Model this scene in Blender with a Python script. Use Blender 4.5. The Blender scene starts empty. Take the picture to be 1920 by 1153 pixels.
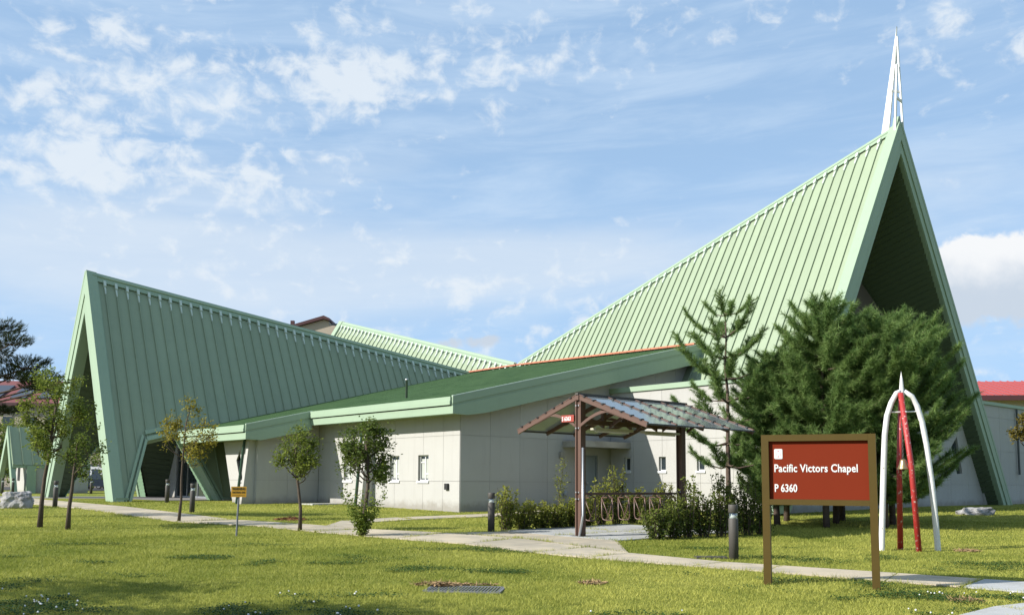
import bpy, bmesh, math, random
import numpy as np
from mathutils import Vector, Matrix

S = bpy.context.scene
COL = S.collection
PI = math.pi

# ------------------------------------------------------------------ camera
cam_d = bpy.data.cameras.new('camera')
cam = bpy.data.objects.new('camera', cam_d)
COL.objects.link(cam)
S.camera = cam
PITCH = math.atan(173 / 1741.0)
ROLL = 0.0066
cam.location = (0, 0, 1.0)
cam.rotation_euler = (Matrix.Rotation(PI / 2 + PITCH, 3, 'X') @ Matrix.Rotation(ROLL, 3, 'Z')).to_euler()
cam_d.sensor_width = 36
cam_d.lens = 1741 / 1920 * 36
cam_d.shift_y = (731 - 576.5) / 1920
cam_d.clip_start = 0.1
cam_d.clip_end = 3000
S.render.resolution_x, S.render.resolution_y = 1024, 614

# ------------------------------------------------------------------ sun and sky
SUN_DIR = Vector((-0.992, -0.383, 0.635)).normalized()      # towards the sun
sun_d = bpy.data.lights.new('sun', 'SUN')
sun_d.energy = 5.0
sun_d.angle = math.radians(0.5)
sun_d.color = (1.0, 0.96, 0.90)
sun = bpy.data.objects.new('sun', sun_d)
sun.rotation_euler = (-SUN_DIR).to_track_quat('-Z', 'Y').to_euler()
sun.location = (-30, -10, 40)
COL.objects.link(sun)

wd = bpy.data.worlds.new('World')
S.world = wd
wd.use_nodes = True
wt = wd.node_tree
wd.cycles.sampling_method = 'MANUAL'
wd.cycles.sample_map_resolution = 256
wt.nodes.clear()


class NT:
    """small helper for building node trees"""
    def __init__(self, tree):
        self.t = tree

    def n(self, kind, **kw):
        nd = self.t.nodes.new(kind)
        for k, v in kw.items():
            setattr(nd, k, v)
        return nd

    def put(self, sock, v):
        if isinstance(v, bpy.types.NodeSocket):
            self.t.links.new(v, sock)
        elif v is not None:
            sock.default_value = v

    def m(self, op, a, b=None, c=None, clamp=False):
        nd = self.n('ShaderNodeMath', operation=op, use_clamp=clamp)
        self.put(nd.inputs[0], a)
        if b is not None:
            self.put(nd.inputs[1], b)
        if c is not None:
            self.put(nd.inputs[2], c)
        return nd.outputs[0]

    def smooth(self, v, lo, hi):
        nd = self.n('ShaderNodeMapRange', interpolation_type='SMOOTHSTEP')
        self.put(nd.inputs[0], v)
        nd.inputs[1].default_value = lo
        nd.inputs[2].default_value = hi
        return nd.outputs[0]

    def mix(self, f, a, b, blend='MIX'):
        nd = self.n('ShaderNodeMix', data_type='RGBA', blend_type=blend)
        self.put(nd.inputs[0], f)
        self.put(nd.inputs[6], a)
        self.put(nd.inputs[7], b)
        return nd.outputs[2]

    def noise(self, vec, scale, detail=4, rough=0.55, dist=0.0, lac=2.0):
        nd = self.n('ShaderNodeTexNoise')
        if vec is not None:
            self.put(nd.inputs['Vector'], vec)
        nd.inputs['Scale'].default_value = scale
        nd.inputs['Detail'].default_value = detail
        nd.inputs['Roughness'].default_value = rough
        nd.inputs['Distortion'].default_value = dist
        nd.inputs['Lacunarity'].default_value = lac
        return nd.outputs['Fac']

    def xyz(self, x, y, z):
        nd = self.n('ShaderNodeCombineXYZ')
        for i, v in enumerate((x, y, z)):
            self.put(nd.inputs[i], v)
        return nd.outputs[0]


w = NT(wt)
sky = w.n('ShaderNodeTexSky', sky_type='NISHITA')
sky.sun_disc = False
sky.sun_elevation = math.asin(SUN_DIR.z)
sky.sun_rotation = math.atan2(SUN_DIR.x, SUN_DIR.y) % (2 * PI)
sky.altitude = 50
sky.air_density = 1.0
sky.dust_density = 1.4
sky.ozone_density = 1.2
tc = w.n('ShaderNodeTexCoord')
sp = w.n('ShaderNodeSeparateXYZ')
w.put(sp.inputs[0], tc.outputs['Generated'])
az = w.m('ARCTAN2', sp.outputs[0], sp.outputs[1])
el = w.m('ARCSINE', sp.outputs[2])


AE = w.xyz(az, el, 0.0)


def blobs(lst):
    """soft banks placed by direction: centre and half-widths in 1/1760 radian steps"""
    acc = None
    for (px, py, rx, ry, wt_) in lst:
        a0 = math.atan((px - 960) / 1760)
        e0 = math.atan((904 - py) / 1760 * math.cos(a0))
        sx, sy = 1760 / rx, 1760 / ry
        ma = w.n('ShaderNodeVectorMath', operation='MULTIPLY_ADD')
        w.put(ma.inputs[0], AE)
        ma.inputs[1].default_value = (sx, sy, 0)
        ma.inputs[2].default_value = (-a0 * sx, -e0 * sy, 0)
        dt = w.n('ShaderNodeVectorMath', operation='DOT_PRODUCT')
        w.put(dt.inputs[0], ma.outputs[0])
        w.put(dt.inputs[1], ma.outputs[0])
        p = w.m('POWER', 0.3679, dt.outputs['Value'])
        acc = w.m('MULTIPLY', p, wt_) if acc is None else w.m('MULTIPLY_ADD', p, wt_, acc)
    return acc


# fleecy cloud field, the same kind of noise all round the dome, thicker in banks
pv = w.xyz(w.m('MULTIPLY', az, 1.0), w.m('MULTIPLY', el, 1.35), 3.7)
fine = w.noise(pv, 30.0, 5, 0.58, 0.3)
mid = w.noise(pv, 12.0, 3, 0.5, 0.2)
big = w.noise(pv, 2.1, 2, 0.5)
banks = blobs([(90, 160, 170, 90, .55), (300, 90, 170, 70, .55), (560, 110, 110, 60, .8), (690, 110, 80, 60, .9), (640, 180, 100, 25, .6),
               (120, 300, 190, 50, .8), (350, 310, 160, 45, .65), (420, 190, 60, 40, .45), (950, 90, 120, 60, .35), (1070, 80, 70, 35, .4),
               (1250, 330, 500, 110, -.9), (1350, 150, 330, 120, -.45)])
fl = w.smooth(w.m('ADD', w.m('MULTIPLY_ADD', fine, 1.35, w.m('MULTIPLY', mid, 0.55)),
                  w.m('MULTIPLY_ADD', banks, 0.31, w.m('MULTIPLY', big, 0.25))), 1.08, 1.46)
# thin streaky veil and the pale bank above the horizon
sv = w.xyz(w.m('ADD', w.m('MULTIPLY', az, 1.0), w.m('MULTIPLY', el, -1.6)), w.m('MULTIPLY', el, 5.5), 9.1)
veil = w.smooth(w.noise(sv, 4.5, 5, 0.62, 0.5), 0.36, 0.78)
bandn = w.noise(w.xyz(az, w.m('MULTIPLY', el, 4.0), 1.3), 3.2, 5, 0.55, 0.3)
band = blobs([(150, 490, 460, 100, .85), (620, 500, 520, 95, .9), (1150, 480, 460, 90, .55), (1850, 330, 320, 120, .3), (300, 330, 400, 70, .35)])
bandf = w.smooth(w.m('ADD', w.m('MULTIPLY', band, 0.9), w.m('MULTIPLY', w.m('SUBTRACT', bandn, 0.5), 1.2)), 0.05, 0.95)
# small heaped clouds low down
hv = w.xyz(az, w.m('MULTIPLY', el, 1.1), 5.5)
hn = w.noise(hv, 30.0, 5, 0.6, 0.2)
heap = blobs([(1860, 465, 85, 40, 1.0), (1950, 530, 130, 60, 1.0), (1810, 530, 70, 50, .8),
              (842, 640, 36, 16, .62), (918, 634, 36, 18, .66)])
hf = w.smooth(w.m('ADD', heap, w.m('MULTIPLY', w.m('SUBTRACT', hn, 0.5), 1.3)), 0.34, 0.62)
# haze lifts the sky towards the horizon
hz = w.smooth(w.m('SUBTRACT', 0.42, el), 0.0, 0.48)
SKYK = 0.063
base = w.mix(w.m('ADD', w.m('MULTIPLY', hz, 0.25), 0.62), sky.outputs[0], (4.7, 7.2, 10.6, 1))
col = w.mix(w.m('MULTIPLY', veil, 0.48), base, (6.6, 8.0, 9.6, 1))
col = w.mix(w.m('MULTIPLY', bandf, 0.62), col, (7.3, 8.1, 9.0, 1))
col = w.mix(w.m('MULTIPLY', fl, 0.88), col, (7.9, 8.6, 9.3, 1))
shadeh = w.smooth(w.m('ADD', el, w.m('MULTIPLY', hn, 0.05)), 0.205, 0.252)
col = w.mix(w.m('MULTIPLY', hf, 0.95), col, w.mix(shadeh, (5.9, 6.7, 7.7, 1), (9.3, 9.4, 9.5, 1)))
bg = w.n('ShaderNodeBackground')
w.put(bg.inputs['Color'], col)
bg.inputs['Strength'].default_value = SKYK
wo = w.n('ShaderNodeOutputWorld')
wt.links.new(bg.outputs[0], wo.inputs['Surface'])

S.view_settings.view_transform = 'Standard'
S.view_settings.look = 'None'
S.view_settings.exposure = 0.70
S.view_settings.gamma = 1.0
S.view_settings.use_curve_mapping = False
S.render.engine = 'CYCLES'
S.cycles.max_bounces = 5
S.cycles.diffuse_bounces = 3
S.cycles.glossy_bounces = 3
S.cycles.transparent_max_bounces = 8


# ------------------------------------------------------------------ materials
def srgb(r, g, b):
    f = lambda c: (c / 12.92 if c <= 0.04045 else ((c + 0.055) / 1.055) ** 2.4)
    return (f(r / 255), f(g / 255), f(b / 255), 1)


MATS = {}
ALB = 0.78


def mat(name, color, rough=0.7, var=0.12, scale=3.0, bump=0.0, bscale=60.0, metal=0.0, spec=0.5, stain=0.0, coords='Object',
        color2=None, trans=0.0, objvar=0.0, c2=(0.4, 0.62), splash=0.0):
    if name in MATS:
        return MATS[name]
    m = bpy.data.materials.new(name)
    m.use_nodes = True
    t = NT(m.node_tree)
    b = m.node_tree.nodes['Principled BSDF']
    tcn = t.n('ShaderNodeTexCoord')
    v = tcn.outputs[coords]
    nz = t.noise(v, scale, 5, 0.6)
    k = t.m('MULTIPLY_ADD', t.m('SUBTRACT', nz, 0.5), var * 2, 1.0)
    if objvar:
        k = t.m('MULTIPLY', k, t.m('MULTIPLY_ADD', t.n('ShaderNodeObjectInfo').outputs['Random'], objvar * 2, 1 - objvar))
    mul = t.n('ShaderNodeVectorMath', operation='SCALE')
    c0 = tuple(c * ALB for c in color[:3]) + (1,)
    cs = c0
    if color2 is not None:
        cc2 = tuple(c * ALB for c in color2[:3]) + (1,)
        cs = t.mix(t.smooth(t.noise(v, scale * 0.6, 4, 0.6), *c2), c0, cc2)
        t.put(mul.inputs[0], cs)
    else:
        mul.inputs[0].default_value = c0[:3]
    t.put(mul.inputs['Scale'], k)
    out = mul.outputs[0]
    if stain > 0:
        mp = t.n('ShaderNodeMapping')
        mp.inputs['Scale'].default_value = (2.2, 2.2, 0.22)
        t.put(mp.inputs[0], v)
        st = t.smooth(t.noise(mp.outputs[0], 2.0, 6, 0.65), 0.50, 0.75)
        out = t.mix(t.m('MULTIPLY', st, stain), out, (c0[0] * .55, c0[1] * .53, c0[2] * .48, 1))
    if splash > 0:
        sz = t.n('ShaderNodeSeparateXYZ')
        t.put(sz.inputs[0], v)
        sf = t.smooth(t.m('SUBTRACT', t.m('MULTIPLY', t.noise(v, 2.5, 5, 0.65), 0.7), sz.outputs[2]), 0.0, 0.4)
        out = t.mix(t.m('MULTIPLY', sf, splash), out, (0.13, 0.105, 0.07, 1))
    t.put(b.inputs['Base Color'], out)
    b.inputs['Roughness'].default_value = rough
    b.inputs['Metallic'].default_value = metal
    b.inputs['Specular IOR Level'].default_value = spec
    if bump > 0:
        bn = t.n('ShaderNodeBump')
        bn.inputs['Strength'].default_value = bump
        bn.inputs['Distance'].default_value = 0.02
        t.put(bn.inputs['Height'], t.noise(v, bscale, 4, 0.6))
        t.put(b.inputs['Normal'], bn.outputs[0])
    if trans > 0:
        tl = t.n('ShaderNodeBsdfTranslucent')
        t.put(tl.inputs['Color'], out)
        ms = t.n('ShaderNodeMixShader')
        ms.inputs[0].default_value = trans
        o = [n for n in m.node_tree.nodes if n.type == 'OUTPUT_MATERIAL'][0]
        m.node_tree.links.new(b.outputs[0], ms.inputs[1])
        m.node_tree.links.new(tl.outputs[0], ms.inputs[2])
        m.node_tree.links.new(ms.outputs[0], o.inputs['Surface'])
    MATS[name] = m
    return m


GREEN = (0.322, 0.390, 0.262)
M_ROOF = mat('green_roof_metal', GREEN, 0.5, 0.07, 0.7, 0.10, 3.0, spec=0.25, stain=0.14, objvar=0.045)
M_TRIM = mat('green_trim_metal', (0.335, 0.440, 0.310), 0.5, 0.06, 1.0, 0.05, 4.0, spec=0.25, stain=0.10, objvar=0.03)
M_CAP = mat('sunlit_cap_metal', (0.62, 0.70, 0.60), 0.4, 0.05)  # seam caps paler than the roof: their sunlit look is in the colour
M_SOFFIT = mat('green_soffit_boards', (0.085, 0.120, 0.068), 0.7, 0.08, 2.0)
M_WALL = mat('cream_stucco', (0.490, 0.480, 0.448), 0.9, 0.07, 0.7, 0.35, 110.0, spec=0.2, stain=0.15, objvar=0.03, splash=0.45)
M_JOINT = mat('wall_joint_grey', (0.40, 0.39, 0.35), 0.9, 0.1)
M_WHITE = mat('white_paint', (0.80, 0.80, 0.78), 0.5, 0.05, 6.0)
M_GLASS = mat('dark_window_glass', (0.03, 0.04, 0.045), 0.06, 0.2, 1.5, spec=0.8)
M_BLIND = mat('pale_blind', (0.45, 0.47, 0.42), 0.8, 0.1)
M_DOOR = mat('grey_steel_door', (0.30, 0.34, 0.36), 0.5, 0.05)
M_FLASH = mat('terracotta_flashing', (0.55, 0.20, 0.11), 0.7, 0.15, 8.0)
M_CONC = mat('weathered_concrete', (0.42, 0.40, 0.35), 0.95, 0.12, 2.2, 0.3, 70.0, spec=0.2, color2=(0.33, 0.31, 0.27))
M_PATH = mat('path_concrete', (0.56, 0.475, 0.345), 0.95, 0.14, 1.6, 0.3, 60.0, spec=0.2, color2=(0.43, 0.38, 0.29), objvar=0.07, stain=0.08)
M_PALE = mat('pale_new_concrete', (0.49, 0.49, 0.47), 0.95, 0.08, 2.5, 0.2, 60.0, spec=0.2, color2=(0.42, 0.42, 0.40), objvar=0.06)
M_PLAZA = mat('plaza_paving', (0.26, 0.25, 0.24), 0.95, 0.12, 2.0, 0.2, 50.0, spec=0.2)
M_DARKMETAL = mat('bollard_brown_grey', (0.085, 0.078, 0.068), 0.6, 0.08, 6.0, spec=0.3)
M_BLACK = mat('matt_black', (0.012, 0.012, 0.012), 0.6, 0.1)
M_STEEL = mat('galvanised_steel', (0.55, 0.56, 0.57), 0.35, 0.1, 12.0, metal=0.7)
M_BROWN = mat('brown_painted_steel', (0.125, 0.068, 0.048), 0.5, 0.1, 8.0, spec=0.4)
M_SIGNF = mat('bronze_sign_frame', (0.092, 0.061, 0.013), 0.5, 0.12, 9.0, spec=0.2)
M_SIGNR = mat('russet_sign_panel', (0.20, 0.026, 0.008), 0.7, 0.06, 2.0, spec=0.1)
M_RED = mat('chipped_red_paint', (0.42, 0.030, 0.028), 0.5, 0.22, 22.0, 0.3, 40.0, color2=(0.62, 0.42, 0.38), c2=(0.60, 0.66))
M_CHIP = mat('chipped_white_paint', (0.82, 0.81, 0.78), 0.5, 0.10, 18.0, 0.3, 40.0, stain=0.3, color2=(0.40, 0.34, 0.28), c2=(0.66, 0.72))
M_BRASS = mat('old_brass', (0.42, 0.32, 0.17), 0.35, 0.2, 14.0, metal=0.8)
M_YELLOW = mat('warning_yellow', (0.72, 0.36, 0.02), 0.5, 0.06, 5.0)
M_ROCK = mat('grey_rock', (0.42, 0.41, 0.40), 0.95, 0.35, 5.0, 0.9, 12.0, spec=0.2, color2=(0.28, 0.27, 0.26))
M_BARK = mat('grey_bark', (0.115, 0.090, 0.070), 0.95, 0.35, 14.0, 0.8, 40.0, spec=0.1)
M_PBARK = mat('pine_bark', (0.125, 0.092, 0.072), 0.95, 0.4, 12.0, 0.8, 30.0, spec=0.1)
M_REDROOF = mat('red_metal_roof', (0.46, 0.085, 0.075), 0.5, 0.06, 1.0)
M_TAN = mat('tan_render', (0.50, 0.42, 0.32), 0.9, 0.06, 0.3)
M_MAROON = mat('maroon_trim', (0.075, 0.022, 0.022), 0.6, 0.1)
M_ASPH = mat('asphalt', (0.052, 0.052, 0.054), 0.95, 0.2, 1.0, 0.3, 60.0)
M_HAY = mat('dry_clippings', (0.36, 0.24, 0.12), 0.95, 0.35, 25.0)
M_LEAFPILE = mat('russet_leaf_litter', (0.33, 0.13, 0.06), 0.95, 0.35, 25.0)


def leaf_mat(name, c, c2, trans=0.35):
    """foliage with a per-leaf tint attribute"""
    m = bpy.data.materials.new(name)
    m.use_nodes = True
    t = NT(m.node_tree)
    b = m.node_tree.nodes['Principled BSDF']
    at = t.n('ShaderNodeAttribute', attribute_name='tint')
    colr = t.mix(at.outputs['Fac'], tuple(q * ALB for q in c) + (1,), tuple(q * ALB for q in c2) + (1,))
    t.put(b.inputs['Base Color'], colr)
    b.inputs['Roughness'].default_value = 0.6
    b.inputs['Specular IOR Level'].default_value = 0.25
    tl = t.n('ShaderNodeBsdfTranslucent')
    t.put(tl.inputs['Color'], colr)
    ms = t.n('ShaderNodeMixShader')
    ms.inputs[0].default_value = trans
    o = [n for n in m.node_tree.nodes if n.type == 'OUTPUT_MATERIAL'][0]
    m.node_tree.links.new(b.outputs[0], ms.inputs[1])
    m.node_tree.links.new(tl.outputs[0], ms.inputs[2])
    m.node_tree.links.new(ms.outputs[0], o.inputs['Surface'])
    return m


L_PINE = leaf_mat('pine_needles', (0.100, 0.195, 0.045), (0.36, 0.50, 0.155), 0.5)
L_BPINE = leaf_mat('dark_pine_needles', (0.022, 0.036, 0.008), (0.065, 0.090, 0.018), 0.2)
L_MID = leaf_mat('mid_green_leaves', (0.105, 0.160, 0.026), (0.32, 0.37, 0.060), 0.48)
L_YEL = leaf_mat('yellowing_leaves', (0.20, 0.19, 0.026), (0.46, 0.38, 0.045), 0.45)
L_DARK = leaf_mat('dark_green_leaves', (0.065, 0.105, 0.018), (0.21, 0.27, 0.050), 0.45)
L_LIME = leaf_mat('bright_sucker_leaves', (0.13, 0.19, 0.028), (0.25, 0.31, 0.05), 0.4)
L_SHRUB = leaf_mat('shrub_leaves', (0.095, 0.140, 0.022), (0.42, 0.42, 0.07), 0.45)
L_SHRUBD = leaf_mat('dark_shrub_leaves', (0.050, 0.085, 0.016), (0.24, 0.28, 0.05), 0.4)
L_OLIVE = leaf_mat('olive_brown_leaves', (0.10, 0.085, 0.015), (0.24, 0.19, 0.03), 0.35)
L_GRASS = leaf_mat('grass_blades', (0.195, 0.245, 0.030), (0.66, 0.64, 0.145), 0.42)
L_CLOVER = leaf_mat('clover_leaves', (0.030, 0.075, 0.012), (0.075, 0.145, 0.025), 0.3)


# ------------------------------------------------------------------ mesh helpers
class MB:
    def __init__(self):
        self.v = []
        self.f = []

    def add(self, vs, fs):
        o = len(self.v)
        self.v += [tuple(p) for p in vs]
        self.f += [tuple(i + o for i in f) for f in fs]

    def box(self, lo, hi):
        x0, y0, z0 = lo
        x1, y1, z1 = hi
        self.add([(x0, y0, z0), (x1, y0, z0), (x1, y1, z0), (x0, y1, z0), (x0, y0, z1), (x1, y0, z1), (x1, y1, z1), (x0, y1, z1)],
                 [(0, 3, 2, 1), (4, 5, 6, 7), (0, 1, 5, 4), (1, 2, 6, 5), (2, 3, 7, 6), (3, 0, 4, 7)])
        return self

    def prism(self, poly3, ext):
        """extrude a 3D polygon by a vector"""
        e = Vector(ext)
        n = len(poly3)
        a = [Vector(p) for p in poly3]
        nr = Vector((0, 0, 0))
        for i in range(n):
            nr += a[i].cross(a[(i + 1) % n])
        if nr.dot(e) > 0:
            a = a[::-1]
        b = [p + e for p in a]
        self.add([tuple(p) for p in a + b], [tuple(range(n)), tuple(range(2 * n - 1, n - 1, -1))] +
                 [(i, n + i, n + (i + 1) % n, (i + 1) % n)[::-1] for i in range(n)])
        return self

    def beam(self, p, q, wdt, hgt, up=(0, 0, 1)):
        p, q = Vector(p), Vector(q)
        d = (q - p).normalized()
        s = d.cross(Vector(up))
        if s.length < 1e-4:
            s = d.cross(Vector((1, 0, 0)))
        s.normalize()
        u = s.cross(d).normalized()
        s *= wdt / 2
        u *= hgt / 2
        self.prism([p - s - u, p + s - u, p + s + u, p - s + u], q - p)
        return self

    def tube(self, pts, rad, n=8, cap=True):
        pts = [Vector(p) for p in pts]
        k = len(pts)
        if not hasattr(rad, '__len__'):
            rad = [rad] * k
        vs = []
        ref = None
        for i, p in enumerate(pts):
            d = (pts[min(i + 1, k - 1)] - pts[max(i - 1, 0)]).normalized()
            if ref is None:
                ref = Vector((1, 0, 0)) if abs(d.x) < 0.8 else Vector((0, 1, 0))
            s = (ref - d * ref.dot(d)).normalized()
            ref = s
            t = d.cross(s)
            for j in range(n):
                a = 2 * PI * j / n
                vs.append(p + (s * math.cos(a) + t * math.sin(a)) * rad[i])
        fs = []
        for i in range(k - 1):
            for j in range(n):
                fs.append((i * n + j, i * n + (j + 1) % n, (i + 1) * n + (j + 1) % n, (i + 1) * n + j))
        if cap:
            fs.append(tuple(range(n))[::-1])
            fs.append(tuple(range((k - 1) * n, k * n)))
        self.add(vs, fs)
        return self

    def lathe(self, prof, n=16, c=(0, 0, 0)):
        vs = []
        for (r, z) in prof:
            for j in range(n):
                a = 2 * PI * j / n
                vs.append((c[0] + r * math.cos(a), c[1] + r * math.sin(a), c[2] + z))
        k = len(prof)
        fs = [(i * n + j, i * n + (j + 1) % n, (i + 1) * n + (j + 1) % n, (i + 1) * n + j) for i in range(k - 1) for j in range(n)]
        fs.append(tuple(range(n))[::-1])
        fs.append(tuple(range((k - 1) * n, k * n)))
        self.add(vs, fs)
        return self

    def build(self, name, material, parent=None, smooth=False, kind=None):
        me = bpy.data.meshes.new(name)
        me.from_pydata(self.v, [], self.f)
        me.materials.append(material)
        if smooth:
            me.polygons.foreach_set('use_smooth', [True] * len(me.polygons))
        me.update()
        o = bpy.data.objects.new(name, me)
        COL.objects.link(o)
        if parent:
            o.parent = parent
        if kind:
            o['kind'] = kind
        return o


def tri_mesh(name, verts, nper, material, tint, parent=None, kind=None):
    """many loose small faces (nper corners each) from a numpy array, with a tint per face"""
    verts = np.asarray(verts, dtype=np.float32).reshape(-1, 3)
    nv = len(verts)
    nf = nv // nper
    me = bpy.data.meshes.new(name)
    me.vertices.add(nv)
    me.vertices.foreach_set('co', verts.ravel())
    me.loops.add(nv)
    me.loops.foreach_set('vertex_index', np.arange(nv, dtype=np.int32))
    me.polygons.add(nf)
    me.polygons.foreach_set('loop_start', np.arange(0, nv, nper, dtype=np.int32))
    me.update(calc_edges=True)
    a = me.attributes.new('tint', 'FLOAT', 'FACE')
    a.data.foreach_set('value', np.asarray(tint, dtype=np.float32))
    me.materials.append(material)
    o = bpy.data.objects.new(name, me)
    COL.objects.link(o)
    if parent:
        o.parent = parent
    if kind:
        o['kind'] = kind
    return o


def tag(o, label=None, cat=None, group=None, kind=None):
    if label:
        o['label'] = label
    if cat:
        o['category'] = cat
    if group:
        o['group'] = group
    if kind:
        o['kind'] = kind
    return o


def thing(name, label, cat, loc=(0, 0, 0), rz=0, group=None):
    o = bpy.data.objects.new(name, None)
    COL.objects.link(o)
    o.location = loc
    o.rotation_euler = (0, 0, rz)
    o.empty_display_size = 0.2
    return tag(o, label, cat, group)


def copy_tree(o, parent=None):
    c = o.copy()
    COL.objects.link(c)
    if parent:
        c.parent = parent
    for ch in list(o.children):
        copy_tree(ch, c)
    return c


def clip(poly, a, b, c):
    """keep the part of a 2D polygon where a*x+b*y<=c"""
    out = []
    n = len(poly)
    for i in range(n):
        p, q = poly[i], poly[(i + 1) % n]
        dp = a * p[0] + b * p[1] - c
        dq = a * q[0] + b * q[1] - c
        if dp <= 0:
            out.append(p)
        if dp * dq < 0:
            t = dp / (dp - dq)
            out.append((p[0] + (q[0] - p[0]) * t, p[1] + (q[1] - p[1]) * t))
    return out if len(out) >= 3 else []


def area2(p):
    return abs(sum(p[i][0] * p[(i + 1) % len(p)][1] - p[(i + 1) % len(p)][0] * p[i][1] for i in range(len(p)))) / 2


def subtract(poly, hole):
    """convex polygon minus convex polygon -> list of convex pieces"""
    cx = sum(p[0] for p in hole) / len(hole)
    cy = sum(p[1] for p in hole) / len(hole)
    rest, out = poly, []
    for i in range(len(hole)):
        p, q = hole[i], hole[(i + 1) % len(hole)]
        a, b = q[1] - p[1], p[0] - q[0]
        c = a * p[0] + b * p[1]
        if a * cx + b * cy > c:
            a, b, c = -a, -b, -c
        o = clip(rest, -a, -b, -c)
        if o and area2(o) > 1e-6:
            out.append(o)
        rest = clip(rest, a, b, c)
        if not rest:
            return [poly] if not out else out
    return out


def minus(poly, holes):
    ps = [poly]
    for h in holes:
        nx = []
        for p in ps:
            nx += subtract(p, h)
        ps = nx
    return [p for p in ps if len(p) >= 3 and area2(p) > 1e-5]


# ------------------------------------------------------------------ the ground
def gz(y):
    if y < 5:
        return -0.7
    if y > 45:
        return 0.0
    return -0.7 + 0.0175 * (y - 5)


def gzv(y):
    return np.clip(-0.7 + 0.0175 * (y - 5), -0.7, 0.0)


rng = np.random.default_rng(7)
random.seed(11)

ys = [-400, -60, -10, 0, 5] + [5 + 2 * i for i in range(1, 21)] + [50, 60, 80, 120, 250, 600, 1500]
xs = [-1500, -400, -150, -80, -50] + [-40 + 4 * i for i in range(21)] + [50, 80, 150, 400, 1500]
g = MB()
for y in ys:
    for x in xs:
        g.v.append((x, y, gz(y)))
nx_ = len(xs)
for j in range(len(ys) - 1):
    for i in range(nx_ - 1):
        g.f.append((j * nx_ + i, j * nx_ + i + 1, (j + 1) * nx_ + i + 1, (j + 1) * nx_ + i))


def lawn_material():
    m = bpy.data.materials.new('lawn')
    m.use_nodes = True
    t = NT(m.node_tree)
    b = m.node_tree.nodes['Principled BSDF']
    v = t.n('ShaderNodeTexCoord').outputs['Object']
    a = t.smooth(t.noise(v, 0.35, 5, 0.6), 0.35, 0.65)
    c = t.mix(a, (0.190, 0.218, 0.030, 1), (0.33, 0.325, 0.066, 1))
    d = t.smooth(t.noise(v, 1.7, 5, 0.7), 0.52, 0.72)
    c = t.mix(t.m('MULTIPLY', d, 0.75), c, (0.085, 0.125, 0.018, 1))
    f = t.noise(v, 28.0, 5, 0.75)
    c = t.mix(t.smooth(f, 0.30, 0.72), t.mix(0.55, c, (0.035, 0.05, 0.008, 1)), c)
    s = t.smooth(t.noise(v, 0.9, 3, 0.5, 0.6), 0.70, 0.80)
    c = t.mix(t.m('MULTIPLY', s, 0.6), c, (0.30, 0.24, 0.11, 1))
    t.put(b.inputs['Base Color'], c)
    b.inputs['Roughness'].default_value = 0.95
    b.inputs['Specular IOR Level'].default_value = 0.1
    bn = t.n('ShaderNodeBump')
    bn.inputs['Strength'].default_value = 0.9
    bn.inputs['Distance'].default_value = 0.05
    t.put(bn.inputs['Height'], t.noise(v, 22.0, 5, 0.75))
    t.put(b.inputs['Normal'], bn.outputs[0])
    return m


M_LAWN = lawn_material()
tag(g.build('lawn', M_LAWN), kind='structure')

PAVED = []          # polygons in plan that carry no grass


def slab_obj(name, poly, material, parent=None, lift=0.03, thick=0.12, reg=True):
    b = MB()
    n = len(poly)
    if area_signed(poly) < 0:
        poly = poly[::-1]
    for p in poly:
        b.v.append((p[0], p[1], gz(p[1]) + lift))
    for p in poly:
        b.v.append((p[0], p[1], gz(p[1]) + lift - thick))
    b.f.append(tuple(range(n)))
    b.f.append(tuple(range(2 * n - 1, n - 1, -1)))
    for i in range(n):
        b.f.append((i, n + i, n + (i + 1) % n, (i + 1) % n))
    if reg:
        PAVED.append(poly)
    return b.build(name, material, parent)


def area_signed(p):
    return sum(p[i][0] * p[(i + 1) % len(p)][1] - p[(i + 1) % len(p)][0] * p[i][1] for i in range(len(p))) / 2


def lerp(a, b, t):
    return tuple(a[i] + (b[i] - a[i]) * t for i in range(len(a)))


def shrink(poly, d):
    cx = sum(p[0] for p in poly) / len(poly)
    cy = sum(p[1] for p in poly) / len(poly)
    r = []
    for p in poly:
        l = math.hypot(p[0] - cx, p[1] - cy)
        r.append((p[0] + (cx - p[0]) * d / l, p[1] + (cy - p[1]) * d / l))
    return r


def path(name, near, far, material, step=1.6, lift=0.03):
    """a path of separate cast slabs between two edges"""
    base = MB()
    n = len(near)
    for i in range(n):
        base.v.append((*near[i], gz(near[i][1]) + lift - 0.02))
        base.v.append((*far[i], gz(far[i][1]) + lift - 0.02))
    for i in range(n - 1):
        base.f.append((2 * i, 2 * i + 2, 2 * i + 3, 2 * i + 1))
    root = tag(base.build(name, M_JOINT), kind='structure')
    for i in range(n - 1):
        PAVED.append([near[i], near[i + 1], far[i + 1], far[i]])
        l = math.dist(near[i], near[i + 1])
        k = max(1, round(l / step))
        for j in range(k):
            a, b = j / k, (j + 1) / k
            q = [lerp(near[i], near[i + 1], a), lerp(near[i], near[i + 1], b), lerp(far[i], far[i + 1], b), lerp(far[i], far[i + 1], a)]
            slab_obj('slab', shrink(q, 0.014), material, root, lift, 0.1, reg=False)
    return root


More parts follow.
